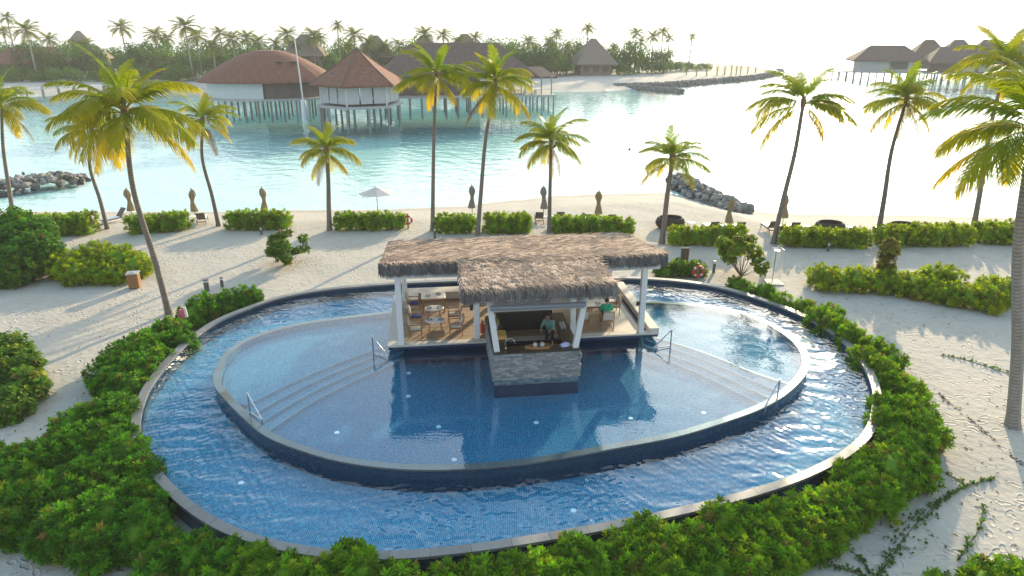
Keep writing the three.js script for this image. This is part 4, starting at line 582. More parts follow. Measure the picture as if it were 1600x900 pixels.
function headParts(c, f) { // head centre, facing direction (unit, horizontal)
  const s = [f[2], -f[0]], P = (fw, up, sd) => [c[0] + f[0] * fw + s[0] * sd, c[1] + up, c[2] + f[2] * fw + s[1] * sd];
  return [[P(0, 0.03, 0), P(0.02, -0.04, 0), 0.095, 0.075], [P(0.085, -0.01, 0), P(0.105, -0.03, 0), 0.014, 0.017], [P(0.06, -0.085, 0), P(0.07, -0.09, 0), 0.035, 0.03], [P(0, 0, 0.085), P(-0.01, 0.02, 0.09), 0.02, 0.02], [P(0, 0, -0.085), P(-0.01, 0.02, -0.09), 0.02, 0.02]];
}
function hand(w, dir, side) { // palm and five fingers from the wrist, slightly curled downward
  const out = [], d = new THREE.Vector3(...dir).normalize(), s = new THREE.Vector3(0, 1, 0).cross(d).normalize(), W0 = new THREE.Vector3(...w), p = (a, b, c) => W0.clone().addScaledVector(d, a).addScaledVector(s, b).add(V(0, c, 0)).toArray();
  out.push([p(0, 0, 0), p(0.07, 0, 0), 0.026, 0.034]); [[-0.03, 0.062], [-0.011, 0.078], [0.010, 0.074], [0.03, 0.056]].forEach(([b, L]) => { out.push([p(0.075, b, 0), p(0.075 + L * 0.55, b * 1.1, -0.01), 0.0105, 0.0095], [p(0.075 + L * 0.55, b * 1.1, -0.01), p(0.075 + L, b * 1.15, -0.035), 0.0095, 0.008]); });
  out.push([p(0.02, side * 0.03, 0), p(0.06, side * 0.06, -0.015), 0.012, 0.011], [p(0.06, side * 0.06, -0.015), p(0.09, side * 0.062, -0.025), 0.011, 0.009]); return out;
}
function person(label, pos, turn, skin, bodyList, headC, face, clothes, hair, hands) {
  const t = thing('person', label, 'person', pos, turn);
  const geos = [sdfMesh(capsules(bodyList), [0, 0.85, 0], 1.0, 84), sdfMesh(capsules(headParts(headC, face), 0.03), headC, 0.2, 48)];
  for (const h of hands) { const c = h[1][0]; geos.push(sdfMesh(capsules(h, 0.008), [c[0], c[1], c[2]], 0.16, 60)); }
  mesh('body', geos, std(...skin, 0.6), t);
  for (const [n, list, col] of clothes) mesh(n, sdfMesh(capsules(list, 0.05), [0, 0.85, 0], 1.0, 84), std(...col, 0.9), t);
  mesh('hair', sdfMesh((x, y, z) => { const dx = x - headC[0] + face[0] * 0.02, dy = y - headC[1] - 0.045, dz = z - headC[2] + face[2] * 0.02; const d = Math.hypot(dx, dy * 0.95, dz) - 0.107, front = dx * face[0] + dz * face[2]; return Math.max(d, front * 0.9 - dy - 0.02); }, headC, 0.2, 44), std(...hair, 0.8), t);
  return t;
}
{ // bartender bending over the work counter, arms reaching forward (+z)
  const sk = [0.24, 0.125, 0.075], hip = [0, 0.93, 0], chest = [0, 1.32, 0.16], neck = [0, 1.47, 0.24], head = [0, 1.6, 0.30];
  const arm = s => [[[s * 0.19, 1.38, 0.17], [s * 0.27, 1.13, 0.30], 0.05, 0.042], [[s * 0.27, 1.13, 0.30], [s * 0.2, 1.12, 0.52], 0.04, 0.028]], leg = s => [[[s * 0.09, 0.92, 0], [s * 0.11, 0.5, 0.03], 0.085, 0.06], [[s * 0.11, 0.5, 0.03], [s * 0.12, 0.09, -0.03], 0.058, 0.04], [[s * 0.12, 0.05, -0.03], [s * 0.13, 0.04, 0.14], 0.045, 0.035]];
  const torso = [[hip, [0, 1.1, 0.06], 0.13, 0.13], [[-0.06, 1.1, 0.06], [-0.1, 1.33, 0.15], 0.1, 0.1], [[0.06, 1.1, 0.06], [0.1, 1.33, 0.15], 0.1, 0.1], [[-0.17, 1.39, 0.17], [0.17, 1.39, 0.17], 0.06, 0.06]];
  const grow = (l, e) => l.map(([a, b, p, q]) => [a, b, p + e, q + e]);
  person('bartender in a teal shirt bending over the counter inside the bar', place(0.95, 1.05, 0.6), PAV.turn - 0.5, sk, [...torso, ...arm(1), ...arm(-1), ...leg(1), ...leg(-1), [chest, neck, 0.07, 0.05], [neck, head, 0.05, 0.05]], head, [0, 0, 1], [['shirt', [...grow(torso, 0.016), ...grow([arm(1)[0], arm(-1)[0]], 0.016)], [0.10, 0.26, 0.24]], ['trousers', grow([...leg(1).slice(0, 2), ...leg(-1).slice(0, 2), [hip, [0, 0.99, 0.02], 0.125, 0.125]], 0.02), [0.03, 0.03, 0.035]]], [0.02, 0.015, 0.012], [hand([0.2, 1.12, 0.52], [-0.1, -0.1, 1], -1), hand([-0.2, 1.12, 0.52], [0.1, -0.1, 1], 1)]);
  // seated guest, facing away from the bar front (+z local is the facing direction)
  const h2 = [0, 0.55, 0], head2 = [0, 1.22, 0.06];
  const torso2 = [[h2, [0, 0.75, 0], 0.14, 0.13], [[-0.06, 0.75, 0], [-0.1, 0.95, 0.01], 0.105, 0.1], [[0.06, 0.75, 0], [0.1, 0.95, 0.01], 0.105, 0.1], [[-0.17, 1.0, 0.01], [0.17, 1.0, 0.01], 0.06, 0.06]];
  const arm2 = s => [[[s * 0.2, 0.99, 0.01], [s * 0.27, 0.75, 0.1], 0.052, 0.043], [[s * 0.27, 0.75, 0.1], [s * 0.18, 0.8, 0.34], 0.04, 0.028]], leg2 = s => [[[s * 0.09, 0.53, 0.03], [s * 0.12, 0.52, 0.44], 0.085, 0.06], [[s * 0.12, 0.52, 0.44], [s * 0.12, 0.09, 0.42], 0.055, 0.04], [[s * 0.12, 0.05, 0.42], [s * 0.13, 0.04, 0.58], 0.045, 0.035]];
  person('seated guest in a bright green shirt with dark hair, facing the beach', place(3.85, FL, -1.08), PAV.turn + Math.PI, [0.42, 0.25, 0.17], [...torso2, ...arm2(1), ...arm2(-1), ...leg2(1), ...leg2(-1), [[0, 1, 0.01], [0, 1.12, 0.03], 0.06, 0.05], [[0, 1.12, 0.03], head2, 0.05, 0.05]], head2, [0, 0, 1], [['shirt', [...grow(torso2, 0.016), ...grow([arm2(1)[0], arm2(-1)[0]], 0.016)], [0.01, 0.30, 0.17]], ['shorts', grow([leg2(1)[0], leg2(-1)[0], [h2, [0, 0.6, 0], 0.13, 0.13]], 0.02), [0.04, 0.04, 0.05]]], [0.015, 0.012, 0.01], [hand([0.18, 0.8, 0.34], [-0.2, 0, 1], -1), hand([-0.18, 0.8, 0.34], [0.2, 0, 1], 1)]);
}
// ---------- beach furniture ----------
const gy = (x, z) => heightAt(x, z) + sandBump(x, z);
const TAN = std(0.30, 0.22, 0.115, 0.95), WICK = std(0.045, 0.035, 0.028, 0.8), SLING = std(0.15, 0.125, 0.10, 0.9), FRAME = std(0.13, 0.10, 0.08, 0.6), WHITE = std(0.75, 0.74, 0.72, 0.5);
function closedUmbrella(x, z, label, m) {
  const t = thing('closed_umbrella', label, 'umbrella', [x, gy(x, z), z], x * 1.7, 'closed beach umbrellas');
  mesh('pole', cyl(0.025, 0.025, 2.5, 0, 1.25, 0, 8), FRAME, t); mesh('finial', new THREE.SphereGeometry(0.05, 8, 6).translate(0, 2.52, 0), FRAME, t);
  const prof = [[0.02, 2.48], [0.15, 2.36], [0.24, 2.1], [0.235, 1.95], [0.13, 1.65], [0.12, 1.45], [0.2, 1.1], [0.28, 0.75], [0.27, 0.7]];
  const g = new THREE.LatheGeometry(prof.map(p => new THREE.Vector2(...p)), 24), p = g.attributes.position; for (let i = 0; i < p.count; i++) { const a = Math.atan2(p.getZ(i), p.getX(i)), f = 1 + 0.22 * Math.cos(a * 8 + p.getY(i) * 1.5), y = p.getY(i); p.setX(i, p.getX(i) * f + 0.05 * Math.sin(y * 3 + x)); p.setZ(i, p.getZ(i) * f + 0.04 * Math.cos(y * 2.6)); } g.computeVertexNormals();
  mesh('folded_canopy', g, m || TAN, t); mesh('tie_strap', new THREE.TorusGeometry(0.135, 0.02, 6, 16).rotateX(Math.PI / 2).translate(0.05 * Math.sin(1.55 * 3 + x), 1.55, 0.04 * Math.cos(1.55 * 2.6)), m || TAN, t); mesh('base', cyl(0.26, 0.22, 0.08, 0, 0.04, 0, 14), WHITE, t);
}
const greyU = std(0.22, 0.20, 0.17, 0.95);
closedUmbrella(-30.3, -53.6, 'closed tan umbrella beside the single lounger'); closedUmbrella(-25.05, -53.2, 'closed tan umbrella between the pair of loungers by the curved palm'); closedUmbrella(-19.65, -53.6, 'closed tan umbrella behind the hedge between two tall palms');
closedUmbrella(-3.16, -53.6, 'closed grey-tan umbrella next to the very tall leaning palm', greyU); closedUmbrella(2.5, -53.4, 'closed grey-tan umbrella half hidden by the medium palm trunk', greyU); closedUmbrella(6.61, -51.7, 'closed tan umbrella behind the hedge at the thatched roof'); closedUmbrella(15.9, -49.1, 'closed tan umbrella beside the foot of the rock pile');
closedUmbrella(20.4, -50.5, 'closed tan umbrella half hidden behind the bent golden palm');
{
  const x = -10.67, z = -53.6, t = thing('open_umbrella', 'open white beach umbrella with a square vented canopy', 'umbrella', [x, gy(x, z), z], 0.2);
  mesh('pole', cyl(0.03, 0.03, 2.35, 0, 1.18, 0, 8), FRAME, t);
  const pos = [], n = 8, R = 1.45, y0 = 2.02, y1 = 2.42; const P = (k, r, y) => [Math.cos(k * Math.PI * 2 / n) * r, y, Math.sin(k * Math.PI * 2 / n) * r];
  for (let k = 0; k < n; k++) { const q = new THREE.BufferGeometry(); q.setAttribute('position', new THREE.Float32BufferAttribute([...P(k, 0.22, y1), ...P(k + 1, R, y0), ...P(k, R, y0), ...P(k, 0.22, y1), ...P(k + 1, 0.22, y1), ...P(k + 1, R, y0)], 3)); q.computeVertexNormals(); mesh('canopy_panel', q, new THREE.MeshPhysicalMaterial({ color: C(0.62, 0.58, 0.55), roughness: 1, transmission: 0.25, thickness: 0, side: THREE.DoubleSide }), t); const rb = mesh('rib', bar(P(k, 0.05, 2.34), P(k, R, y0 - 0.015), 0.012, 5), FRAME, t); }
  mesh('vent_cap', new THREE.ConeGeometry(0.3, 0.14, 8, 1, true).translate(0, 2.52, 0), WHITE, t); mesh('base', cyl(0.3, 0.25, 0.08, 0, 0.04, 0, 14), WHITE, t);
}
function lounger(x, z, turn, label, o = {}) {
  const t = thing('sun_lounger', label, 'lounger', [x, gy(x, z), z], turn, 'sun loungers on the beach');
  mesh('frame', [box(0.05, 0.06, 1.95, -0.31, 0.32, 0), box(0.05, 0.06, 1.95, 0.31, 0.32, 0), box(0.62, 0.05, 0.05, 0, 0.32, -0.95), box(0.62, 0.05, 0.05, 0, 0.32, 0.95)], FRAME, t);
  mesh('seat', rbox(0.58, 0.07, 1.25, 0, 0.37, -0.33, 0.02), o.seat || WHITE, t); mesh('backrest', rbox(0.62, 0.05, 0.82, 0, 0, 0, 0.015).rotateX(-0.85).translate(0, 0.66, 0.6), SLING, t);
  for (const sx of [-1, 1]) for (const z1 of [-0.8, 0.75]) mesh('leg', box(0.045, 0.32, 0.06, sx * 0.31, 0.16, z1), FRAME, t);
  if (o.towel) mesh('towel', rbox(0.45, 0.05, 0.5, 0.06, 0, 0, 0.02).rotateX(-0.85).translate(0.08, 0.74, 0.62), std(0.03, 0.06, 0.35, 0.95), t);
  return t;
}
lounger(-30.9, -52.2, 2.6, 'single lounger at the end of the clipped hedge'); lounger(-25.6, -52.1, 0.25, 'lounger of the pair beside the curved palm, close to the hedge'); lounger(-23.9, -51.8, 0.3, 'lounger of the pair beside the curved palm, close to its trunk');
lounger(2.1, -52, 0, 'lounger beside the medium palm trunk, toward the short hedges'); lounger(3.7, -52.1, 0, 'lounger beside the medium palm trunk, behind the long hedge end'); lounger(5.9, -51.3, 0, 'lounger mostly hidden behind the hedge at the thatched roof', {}); lounger(7.5, -51.2, 0, 'lounger hidden behind the hedge, toward the wicker daybed');
lounger(14.6, -49.2, 0.1, 'lounger with a blue towel over its backrest', { towel: true }); lounger(16.6, -49.1, -0.05, 'lounger near the foot of the rock pile'); lounger(18.95, -49.2, 0.05, 'lounger just before the bent golden palm'); lounger(20.5, -49, -0.05, 'lounger just past the bent golden palm');
function sideTable(x, z, label) { const t = thing('side_table', label, 'side table', [x, gy(x, z), z], 0.1, 'white beach side tables'); mesh('table_top', rbox(0.5, 0.04, 0.5, 0, 0.46, 0, 0.01), WHITE, t); for (const a of [-1, 1]) for (const b of [-1, 1]) mesh('leg', box(0.035, 0.44, 0.035, a * 0.21, 0.22, b * 0.21), WHITE, t); }
sideTable(13.4, -50, 'white side table beside the dark wicker daybed near the palm'); sideTable(21.6, -49, 'white side table on the golden palm side of the first white-tabled daybed'); sideTable(24.8, -48.8, 'white side table on the far side of the first white-tabled daybed'); sideTable(26.6, -48.6, 'white side table beside the dark palm trunk and last daybed'); sideTable(30, -48.3, 'white side table past the last wicker daybed'); sideTable(2.95, -51.9, 'small white side table between two loungers by the palm trunk'); sideTable(-24.8, -52.2, 'small white side table between the pair of loungers'); sideTable(15.6, -49.3, 'small side table between the loungers with the blue towel');
function daybed(x, z, label) {
  const t = thing('wicker_daybed', label, 'daybed', [x, gy(x, z), z], 0, 'round wicker daybeds'); t.scale.set(0.8, 0.92, 0.8);
  mesh('wicker_shell', new THREE.LatheGeometry([[0.02, 0.04], [0.9, 0.04], [1.12, 0.2], [1.22, 0.5], [1.12, 0.8], [0.98, 0.92], [0.9, 0.88], [0.95, 0.7], [0.95, 0.42], [0.02, 0.42]].map(p => new THREE.Vector2(...p)), 30).scale(1.12, 1, 0.9), WICK, t);
  mesh('cushion', cyl(0.9, 0.86, 0.14, 0, 0.5, 0, 24).scale(1.12, 1, 0.9), std(0.10, 0.09, 0.08, 0.95), t); for (let k = 0; k < 14; k++) mesh('wicker_band', new THREE.TorusGeometry(1, 0.012, 4, 30).rotateX(Math.PI / 2).scale((0.95 + 0.27 * Math.sin((k + 1) / 15 * Math.PI)) * 1.13, 1, (0.95 + 0.27 * Math.sin((k + 1) / 15 * Math.PI)) * 0.91).translate(0, 0.08 + k * 0.058, 0), WICK, t);
}
daybed(11.85, -50.2, 'dark round wicker daybed beside the medium palm trunk'); daybed(23.15, -48.7, 'dark round wicker daybed flanked by white tables behind the middle hedge'); daybed(28.3, -48.4, 'dark round wicker daybed past the dark palm trunk');
function lifeRing(x, z, label) {
  const t = thing('life_ring_post', label, 'life ring', [x, gy(x, z), z], 0.1, 'life rings on posts'); mesh('post', rbox(0.12, 1.15, 0.1, 0, 0.575, 0, 0.015), W.teak, t);
  const q = new THREE.TorusGeometry(0.29, 0.075, 10, 32).translate(0, 0.68, 0.13), ring = mesh('ring', q, std(0.50, 0.055, 0.02, 0.5), t);
  for (let k = 0; k < 4; k++) mesh('white_band', new THREE.TorusGeometry(0.29, 0.078, 10, 4, 0.28).rotateZ(k * Math.PI / 2 + 0.65).translate(0, 0.68, 0.13), WHITE, ring); mesh('hook', bar([0, 0.98, 0], [0, 0.98, 0.16], 0.015), W.steel, t);
}
lifeRing(-7.76, -50, 'orange life ring on a short post at the end of the long beach hedge'); lifeRing(10.92, -38.4, 'orange life ring on a post beside the far pool wall');
{
  let t = thing('wooden_bin', 'square wooden slatted litter bin at the end of the broad hedge', 'bin', [-21.75, gy(-21.75, -37.4), -37.4], 0.25);
  for (let s = 0; s < 4; s++) for (let k = 0; k < 6; k++) { const o = mesh('slat', rbox(0.075, 0.8, 0.03, -0.225 + k * 0.09, 0.45, 0.27, 0.006).rotateY(s * Math.PI / 2), W.teak, t); } mesh('liner', box(0.48, 0.78, 0.48, 0, 0.43, 0), W.dark, t); mesh('lid', [box(0.64, 0.05, 0.64, 0, 0.9, 0), box(0.3, 0.03, 0.3, 0, 0.94, 0)], W.grey, t);
  const bol = (x, z, h, label, r = 0.09) => { const b = thing('bollard_light', label, 'bollard', [x, gy(x, z), z], 0, 'bollard lights'); mesh('post', cyl(r, r, h, 0, h / 2, 0, 12), std(0.10, 0.095, 0.09, 0.5), b); mesh('lamp_head', cyl(r * 0.8, r * 0.8, 0.1, 0, h + 0.05, 0, 12), WHITE, b); mesh('cap', cyl(r * 1.15, r * 1.05, 0.05, 0, h + 0.125, 0, 12), std(0.10, 0.095, 0.09, 0.5), b); };
  bol(-17.36, -36.8, 0.55, 'thicker bollard light at the back end of the pool hedge', 0.14); bol(-16.77, -37.5, 0.42, 'small dark bollard light with a cap near the pool hedge'); bol(12.36, -40, 0.6, 'slim dark bollard standing between the life ring and the tall bush'); bol(21.2, -44.3, 0.45, 'small bollard in front of the hedge with a daybed behind'); bol(-5.5, -47.4, 0.6, 'slim bollard at the foot of the very tall straight palm'); bol(-18.2, -48.4, 0.4, 'small bollard before the hedge between two tall palms');
  const post = (x, z, w, h, label) => { const b = thing('sign_post', label, 'post', [x, gy(x, z), z], 0.1, 'brown wooden posts'); for (let k = 0; k < 3; k++) mesh('plank', rbox(w / 3 - 0.01, h, 0.12, (k - 1) * w / 3, h / 2, 0, 0.01), std(0.12, 0.085, 0.065, 0.85), b); mesh('cap', box(w + 0.04, 0.04, 0.16, 0, h + 0.02, 0), std(0.10, 0.07, 0.055, 0.85), b); };
  post(10.65, -40.6, 0.5, 1.35, 'wide brown wooden post behind the low hedge and life ring'); post(9.55, -41, 0.32, 1.0, 'narrow brown wooden post at the corner of the thatched roof');
  t = thing('beach_shower', 'clear-panelled beach shower with a round white head beside the tall bush', 'shower', [15.3, gy(15.3, -38.2), -38.2], 0);
  mesh('glass_panel', box(0.5, 2.1, 0.03, 0.1, 1.05, -0.2), W.clear, t); mesh('glass_panel', box(0.03, 2.1, 0.5, 0.36, 1.05, 0.05), W.clear, t); mesh('pipe', bar([0, 0, 0], [0, 2.0, 0], 0.03), W.steel, t); mesh('shower_head', cyl(0.2, 0.17, 0.05, 0, 2.02, 0.1, 20), WHITE, t); mesh('handle', bar([0.05, 2.2, -0.1], [0.3, 2.3, -0.1], 0.02), WHITE, t); mesh('base_slab', box(0.9, 0.06, 0.9, 0.1, 0.03, 0), W.cream, t);
  t = thing('pink_towel', 'pink and white towel hung on a low stake among the pool hedge', 'towel', [-15.95, 0, -30.9], 0.4); mesh('stake', box(0.05, 1.25, 0.05, 0, 0.62, 0), W.teak, t); mesh('towel', new THREE.CylinderGeometry(0.09, 0.17, 0.42, 10, 3, false).translate(-0.05, 1.1, 0.02), std(0.55, 0.10, 0.13, 0.95), t); mesh('white_towel', new THREE.CylinderGeometry(0.06, 0.1, 0.5, 10).translate(0.13, 1.15, 0), std(0.7, 0.62, 0.58, 0.95), t);
}
// ---------- rock groynes ----------
const rockGeos = [1, 2, 3, 4, 5, 6, 7].map(s => { const r = rng(s * 97), pts = []; for (let i = 0; i < 16; i++) { const a = r() * 6.28, y = r() * 2 - 1, q = Math.sqrt(1 - y * y), f = 0.8 + 0.35 * r(); pts.push(V(Math.cos(a) * q * f * 0.6, y * f * 0.42, Math.sin(a) * q * f * 0.5)); } return clean(new ConvexGeometry(pts)); });
const rockMats = [[0.22, 0.20, 0.17], [0.29, 0.26, 0.22], [0.15, 0.135, 0.115], [0.35, 0.31, 0.26]].map(c => new THREE.MeshStandardMaterial({ color: C(...c), map: stoneGrain, roughness: 0.95 })), wetRock = std(0.05, 0.045, 0.038, 0.4);
function groyne(label, path, n, w, h, size, seed) {
  const c = new THREE.CatmullRomCurve3(path.map(p => V(p[0], WATER, p[1]))), r = rng(seed), root = thing('rock_groyne', label, 'rocks', [path[0][0], WATER, path[0][1]]);
  for (let i = 0; i < n; i++) { const t = i / n, p = c.getPointAt(t), d = c.getTangentAt(t), sx = -d.z, sz = d.x; const taper = Math.min(1, (1 - t) * 5 + 0.35) * Math.min(1, t * 8 + 0.5); const a = r() * 2 - 1, y = h * taper * (1 - a * a) * (0.75 + 0.35 * r()) - 0.05, low = y < 0.22;
    const o = mesh('rock', rockGeos[Math.floor(r() * 7)], low && r() < 0.75 ? wetRock : rockMats[Math.floor(r() * 4)], root); o.position.set(p.x + sx * a * w * taper - path[0][0] + (r() - 0.5) * 0.5, y, p.z + sz * a * w * taper - path[0][1] + (r() - 0.5) * 0.5); o.rotation.set((r() - 0.5) * 0.7, r() * 6.28, (r() - 0.5) * 0.7); o.scale.setScalar(size * (0.65 + 0.75 * r())); }
}
groyne('pile of grey boulders running from the beach into the lagoon beside the hedge', [[-58, -60], [-51, -64], [-47.2, -67.5], [-44.6, -71.4]], 300, 2.0, 0.95, 0.78, 4);
groyne('long pile of brown boulders crossing the beach into the water behind the daybed', [[19.4, -56.2], [18.2, -60], [17.3, -65], [16.9, -71]], 300, 1.5, 0.85, 0.66, 5);
const FARPALMS = [[-139.68, -205.0, 16.81, 2.9], [-129.58, -197.0, 13.52, 4.6], [-144.41, -210.0, 13.15, 3], [-113.67, -215.0, 14.17, 4.2], [-103.24, -212.0, 12.27, 3.8], [-100.27, -214.0, 11.38, 3], [-87.47, -198.0, 14.48, 4.6], [-87.91, -205.0, 12.16, 3.8], [-83.02, -210.0, 12.8, 3], [-77.71, -205.0, 11.16, 3.8], [-76.44, -212.0, 11.41, 3.6], [-71.0, -206.0, 10.47, 3.6], [-68.25, -210.0, 9.71, 3.4], [-62.6, -204.0, 12.51, 3.6], [-55.56, -204.0, 12.01, 3.8], [-55.27, -210.0, 11.09, 3], [-50.1, -212.0, 14.86, 2.6], [-45.23, -208.0, 12.14, 3.8], [-40.47, -206.0, 10.13, 3.8], [-43.64, -198.0, 9.3, 3.2], [-35.82, -210.0, 9.01, 3.4], [-32.05, -206.0, 9.45, 3.4], [-25.44, -209.0, 12.47, 3.6], [-20.09, -210.0, 12.12, 3], [-15.25, -208.0, 10.43, 3.2], [-11.08, -212.0, 11.41, 3], [4.8, -220.0, 10.23, 3.4], [11.44, -226.0, 10.12, 3.2], [14.27, -228.0, 12.33, 2.8], [16.85, -224.0, 8.68, 2.8], [23.31, -226.0, 14.18, 2.8], [27.73, -226.0, 7.51, 3], [31.59, -230.0, 8.54, 2.4], [38.05, -234.0, 8.83, 2.8], [39.79, -236.0, 12.46, 3], [41.18, -236.0, 9.95, 2.8], [45.78, -238.0, 11.48, 3.2], [49.18, -240.0, 13.02, 2.6], [51.85, -242.0, 11.04, 2.4], [53.31, -244.0, 6.18, 2.2], [49.55, -238.0, 5.58, 2.4], [62.65, -258.0, 11.27, 2.2], [-64.8, -215.0, 9.6, 3.4], [-82.17, -200.0, 9.58, 3.6], [-125.84, -215.0, 9.6, 3.4], [-133.02, -212.0, 11.06, 3.2]];
const SPITPALMS = [[43.1, -222.7, 2.8], [53.7, -222.7, 3.0], [56.1, -219.7, 3.4], [60.0, -222.7, 3.2], [64.1, -225.9, 3.0], [67.4, -229.2, 2.6], [69.5, -229.2, 3.7], [71.1, -229.2, 3.5], [73.5, -232.5, 3.5], [76.9, -236.0, 3.6], [80.6, -239.5, 3.4], [47.7, -229.2, 4.6]];
// ---------- the far shore ----------
const shingle = fbm(71, 16, 4), shingleMap = texture(512, (u, v) => { const row = Math.floor(v * 48), k = (v * 48) % 1, e = k < 0.14 ? 0.7 : 1, c = Math.abs(Math.sin((Math.floor(u * 60 + (row % 2) * 0.5) * 127.1 + row * 311.7)) * 43758.5) % 1; const t = e * (0.70 + 0.30 * c + 0.7 * (shingle(u, v) - 0.5)); return [t, t * 0.97, t * 0.95]; }, false, 1 / 6);
const FR = { red: new THREE.MeshStandardMaterial({ color: C(0.235, 0.095, 0.055), map: shingleMap, bumpMap: shingleMap, bumpScale: 0.06, roughness: 0.9 }), brown: new THREE.MeshStandardMaterial({ color: C(0.15, 0.095, 0.07), map: shingleMap, bumpMap: shingleMap, bumpScale: 0.06, roughness: 0.9 }), wall: std(0.52, 0.57, 0.56, 0.8), wallDark: new THREE.MeshStandardMaterial({ color: C(0.13, 0.115, 0.10), map: woodMap, roughness: 0.85 }), screen: std(0.42, 0.42, 0.41, 0.85), deck: std(0.36, 0.36, 0.34, 0.8), stilt: std(0.25, 0.245, 0.23, 0.8), hutWall: std(0.22, 0.18, 0.14, 0.9), hut: std(0.20, 0.15, 0.11, 0.95), post: std(0.5, 0.5, 0.48, 0.8) };
function poly(faces) { const pos = [], uv = []; for (const f of faces) { const a = V(...f[0]), b = V(...f[1]), ux = b.clone().sub(a).normalize(), n = ux.clone().cross(V(...f[2]).sub(a)).normalize(), uy = n.clone().cross(ux); for (let i = 1; i < f.length - 1; i++) for (const q of [f[0], f[i], f[i + 1]]) { pos.push(...q); const d = V(...q).sub(a); uv.push(d.dot(ux), d.dot(uy)); } } const g = new THREE.BufferGeometry(); g.setAttribute('position', new THREE.Float32BufferAttribute(pos, 3)); g.setAttribute('uv', new THREE.Float32BufferAttribute(uv, 2)); g.computeVertexNormals(); return g; }
// hip roof with eaves rectangle (half sizes a, b), ridge half length c, eave height y0, ridge height y1, bowed by 'sag'
function hipRoof(a, b, c, y0, y1, t = 0.35) { const E = [[-a, y0, b], [a, y0, b], [a, y0, -b], [-a, y0, -b]], D = E.map(p => [p[0], y0 - t, p[2]]), R = [[-c, y1, 0], [c, y1, 0]]; return poly([[E[0], E[1], R[1], R[0]], [E[1], E[2], R[1]], [E[2], E[3], R[0], R[1]], [E[3], E[0], R[0]], ...[0, 1, 2, 3].map(i => [D[i], D[(i + 1) % 4], E[(i + 1) % 4], E[i]]), [D[3], D[2], D[1], D[0]]]); }
function stilts(root, pts, y0, y1, r) { for (const [x, z] of pts) mesh('stilt', cyl(r, r, y1 - y0, x, (y0 + y1) / 2, z, 8), FR.stilt, root); }
{
  // round-ended restaurant hall on stilts
  let t = thing('overwater_hall', 'large overwater hall with a domed red-brown shingle roof and pale wall', 'building', [-46.8, 0, -138.5], 0.16);
  const prof = [], N = 28; const A = 13.2, B = 9;
  const ring = (f, y) => Array.from({ length: N }, (_, i) => { const a = i / N * 6.283, s = 0.95; return [Math.sign(Math.cos(a)) * Math.pow(Math.abs(Math.cos(a)), s) * A * f + (1 - f) * 0.5, y, Math.sign(Math.sin(a)) * Math.pow(Math.abs(Math.sin(a)), s) * B * f]; });
  const lv = [[1, 4.7], [0.985, 5.0], [0.78, 6.7], [0.56, 8.3], [0.38, 9.4], [0.2, 10.1], [0.01, 10.3]].map(([f, y]) => ring(f, y)), faces = [];
  for (let k = 0; k < lv.length - 1; k++) for (let i = 0; i < N; i++) { const j = (i + 1) % N; faces.push([lv[k][j], lv[k][i], lv[k + 1][i], lv[k + 1][j]]); }
  const rf = mesh('roof', poly(faces), FR.red, t); mesh('soffit', poly([ring(0.99, 4.68)]), FR.red, t);
  for (const [x, z] of [[3.2, 4.6], [5.6, 4.2]]) mesh('dormer_vent', [box(1.5, 0.12, 1.6, x, 8.35, z).rotateX(0), box(0.8, 0.55, 0.1, x + 0.2, 8.05, z + 0.6)], FR.brown, rf);
  for (const [x, z] of [[3.5, 5.15], [5.9, 4.75]]) mesh('dormer_window', box(0.7, 0.45, 0.08, x, 8.0, z), FR.screen, rf);
  mesh('wall', (() => { const s = ring(0.86, 1.9), q = ring(0.86, 4.9), f = []; for (let i = 0; i < N; i++) { const j = (i + 1) % N; if (s[i][0] < 2.5) f.push([s[j], s[i], q[i], q[j]]); } return poly(f); })(), FR.wall, t);
  mesh('recessed_wall', (() => { const s = ring(0.8, 1.9), q = ring(0.8, 4.9), f = []; for (let i = 0; i < N; i++) { const j = (i + 1) % N; if (s[i][0] >= 1.0) f.push([s[j], s[i], q[i], q[j]]); } return poly(f); })(), FR.wallDark, t);
  mesh('deck', (() => { const a = ring(0.95, 1.55), b = ring(0.95, 1.9), f = [b.slice().reverse(), a]; for (let i = 0; i < N; i++) { const j = (i + 1) % N; f.push([a[j], a[i], b[i], b[j]]); } return poly(f); })(), FR.deck, t);
  for (let i = 0; i < 9; i++) { const x = 2.2 + i * 0.95; const z = B * 0.93 * Math.pow(Math.max(0, 1 - Math.pow(x / (A * 0.95), 2.4)), 0.42); const p = mesh('railing_panel', [box(0.06, 1.0, 0.06, x, 2.4, z), box(0.9, 0.05, 0.05, x + 0.45, 2.9, z), ...[0.2, 0.4, 0.6].map(d => box(0.03, 0.9, 0.03, x + d, 2.4, z))], FR.wallDark, t); }
  stilts(t, Array.from({ length: 30 }, (_, i) => [-10.5 + (i % 10) * 2.3, 6.6 - Math.floor(i / 10) * 5]), -2.5, 1.6, 0.18);
  // six-sided pavilion
  t = thing('overwater_gazebo', 'six-sided overwater gazebo with a pointed red roof and pale roll-down screens', 'building', [-26.3, 0, -123.6], 0);
  const hex = (r, y, o = 0.0) => Array.from({ length: 6 }, (_, i) => { const a = i * Math.PI / 3 + Math.PI / 6 + o; return [Math.cos(a) * r, y, Math.sin(a) * r]; }), off = 0.13;
  const e0 = hex(8.3, 5.0, off), e1 = hex(8.4, 5.3, off), mid = hex(4.0, 8.0, off), tip = hex(0.05, 10.9, off), fc = [];
  const gr = mesh('roof', poly((() => { const f = []; for (let i = 0; i < 6; i++) { const j = (i + 1) % 6; f.push([e1[j], e1[i], mid[i], mid[j]], [mid[j], mid[i], tip[i], tip[j]], [e0[j], e0[i], e1[i], e1[j]]); } f.push(e0); return f; })()), FR.red, t);
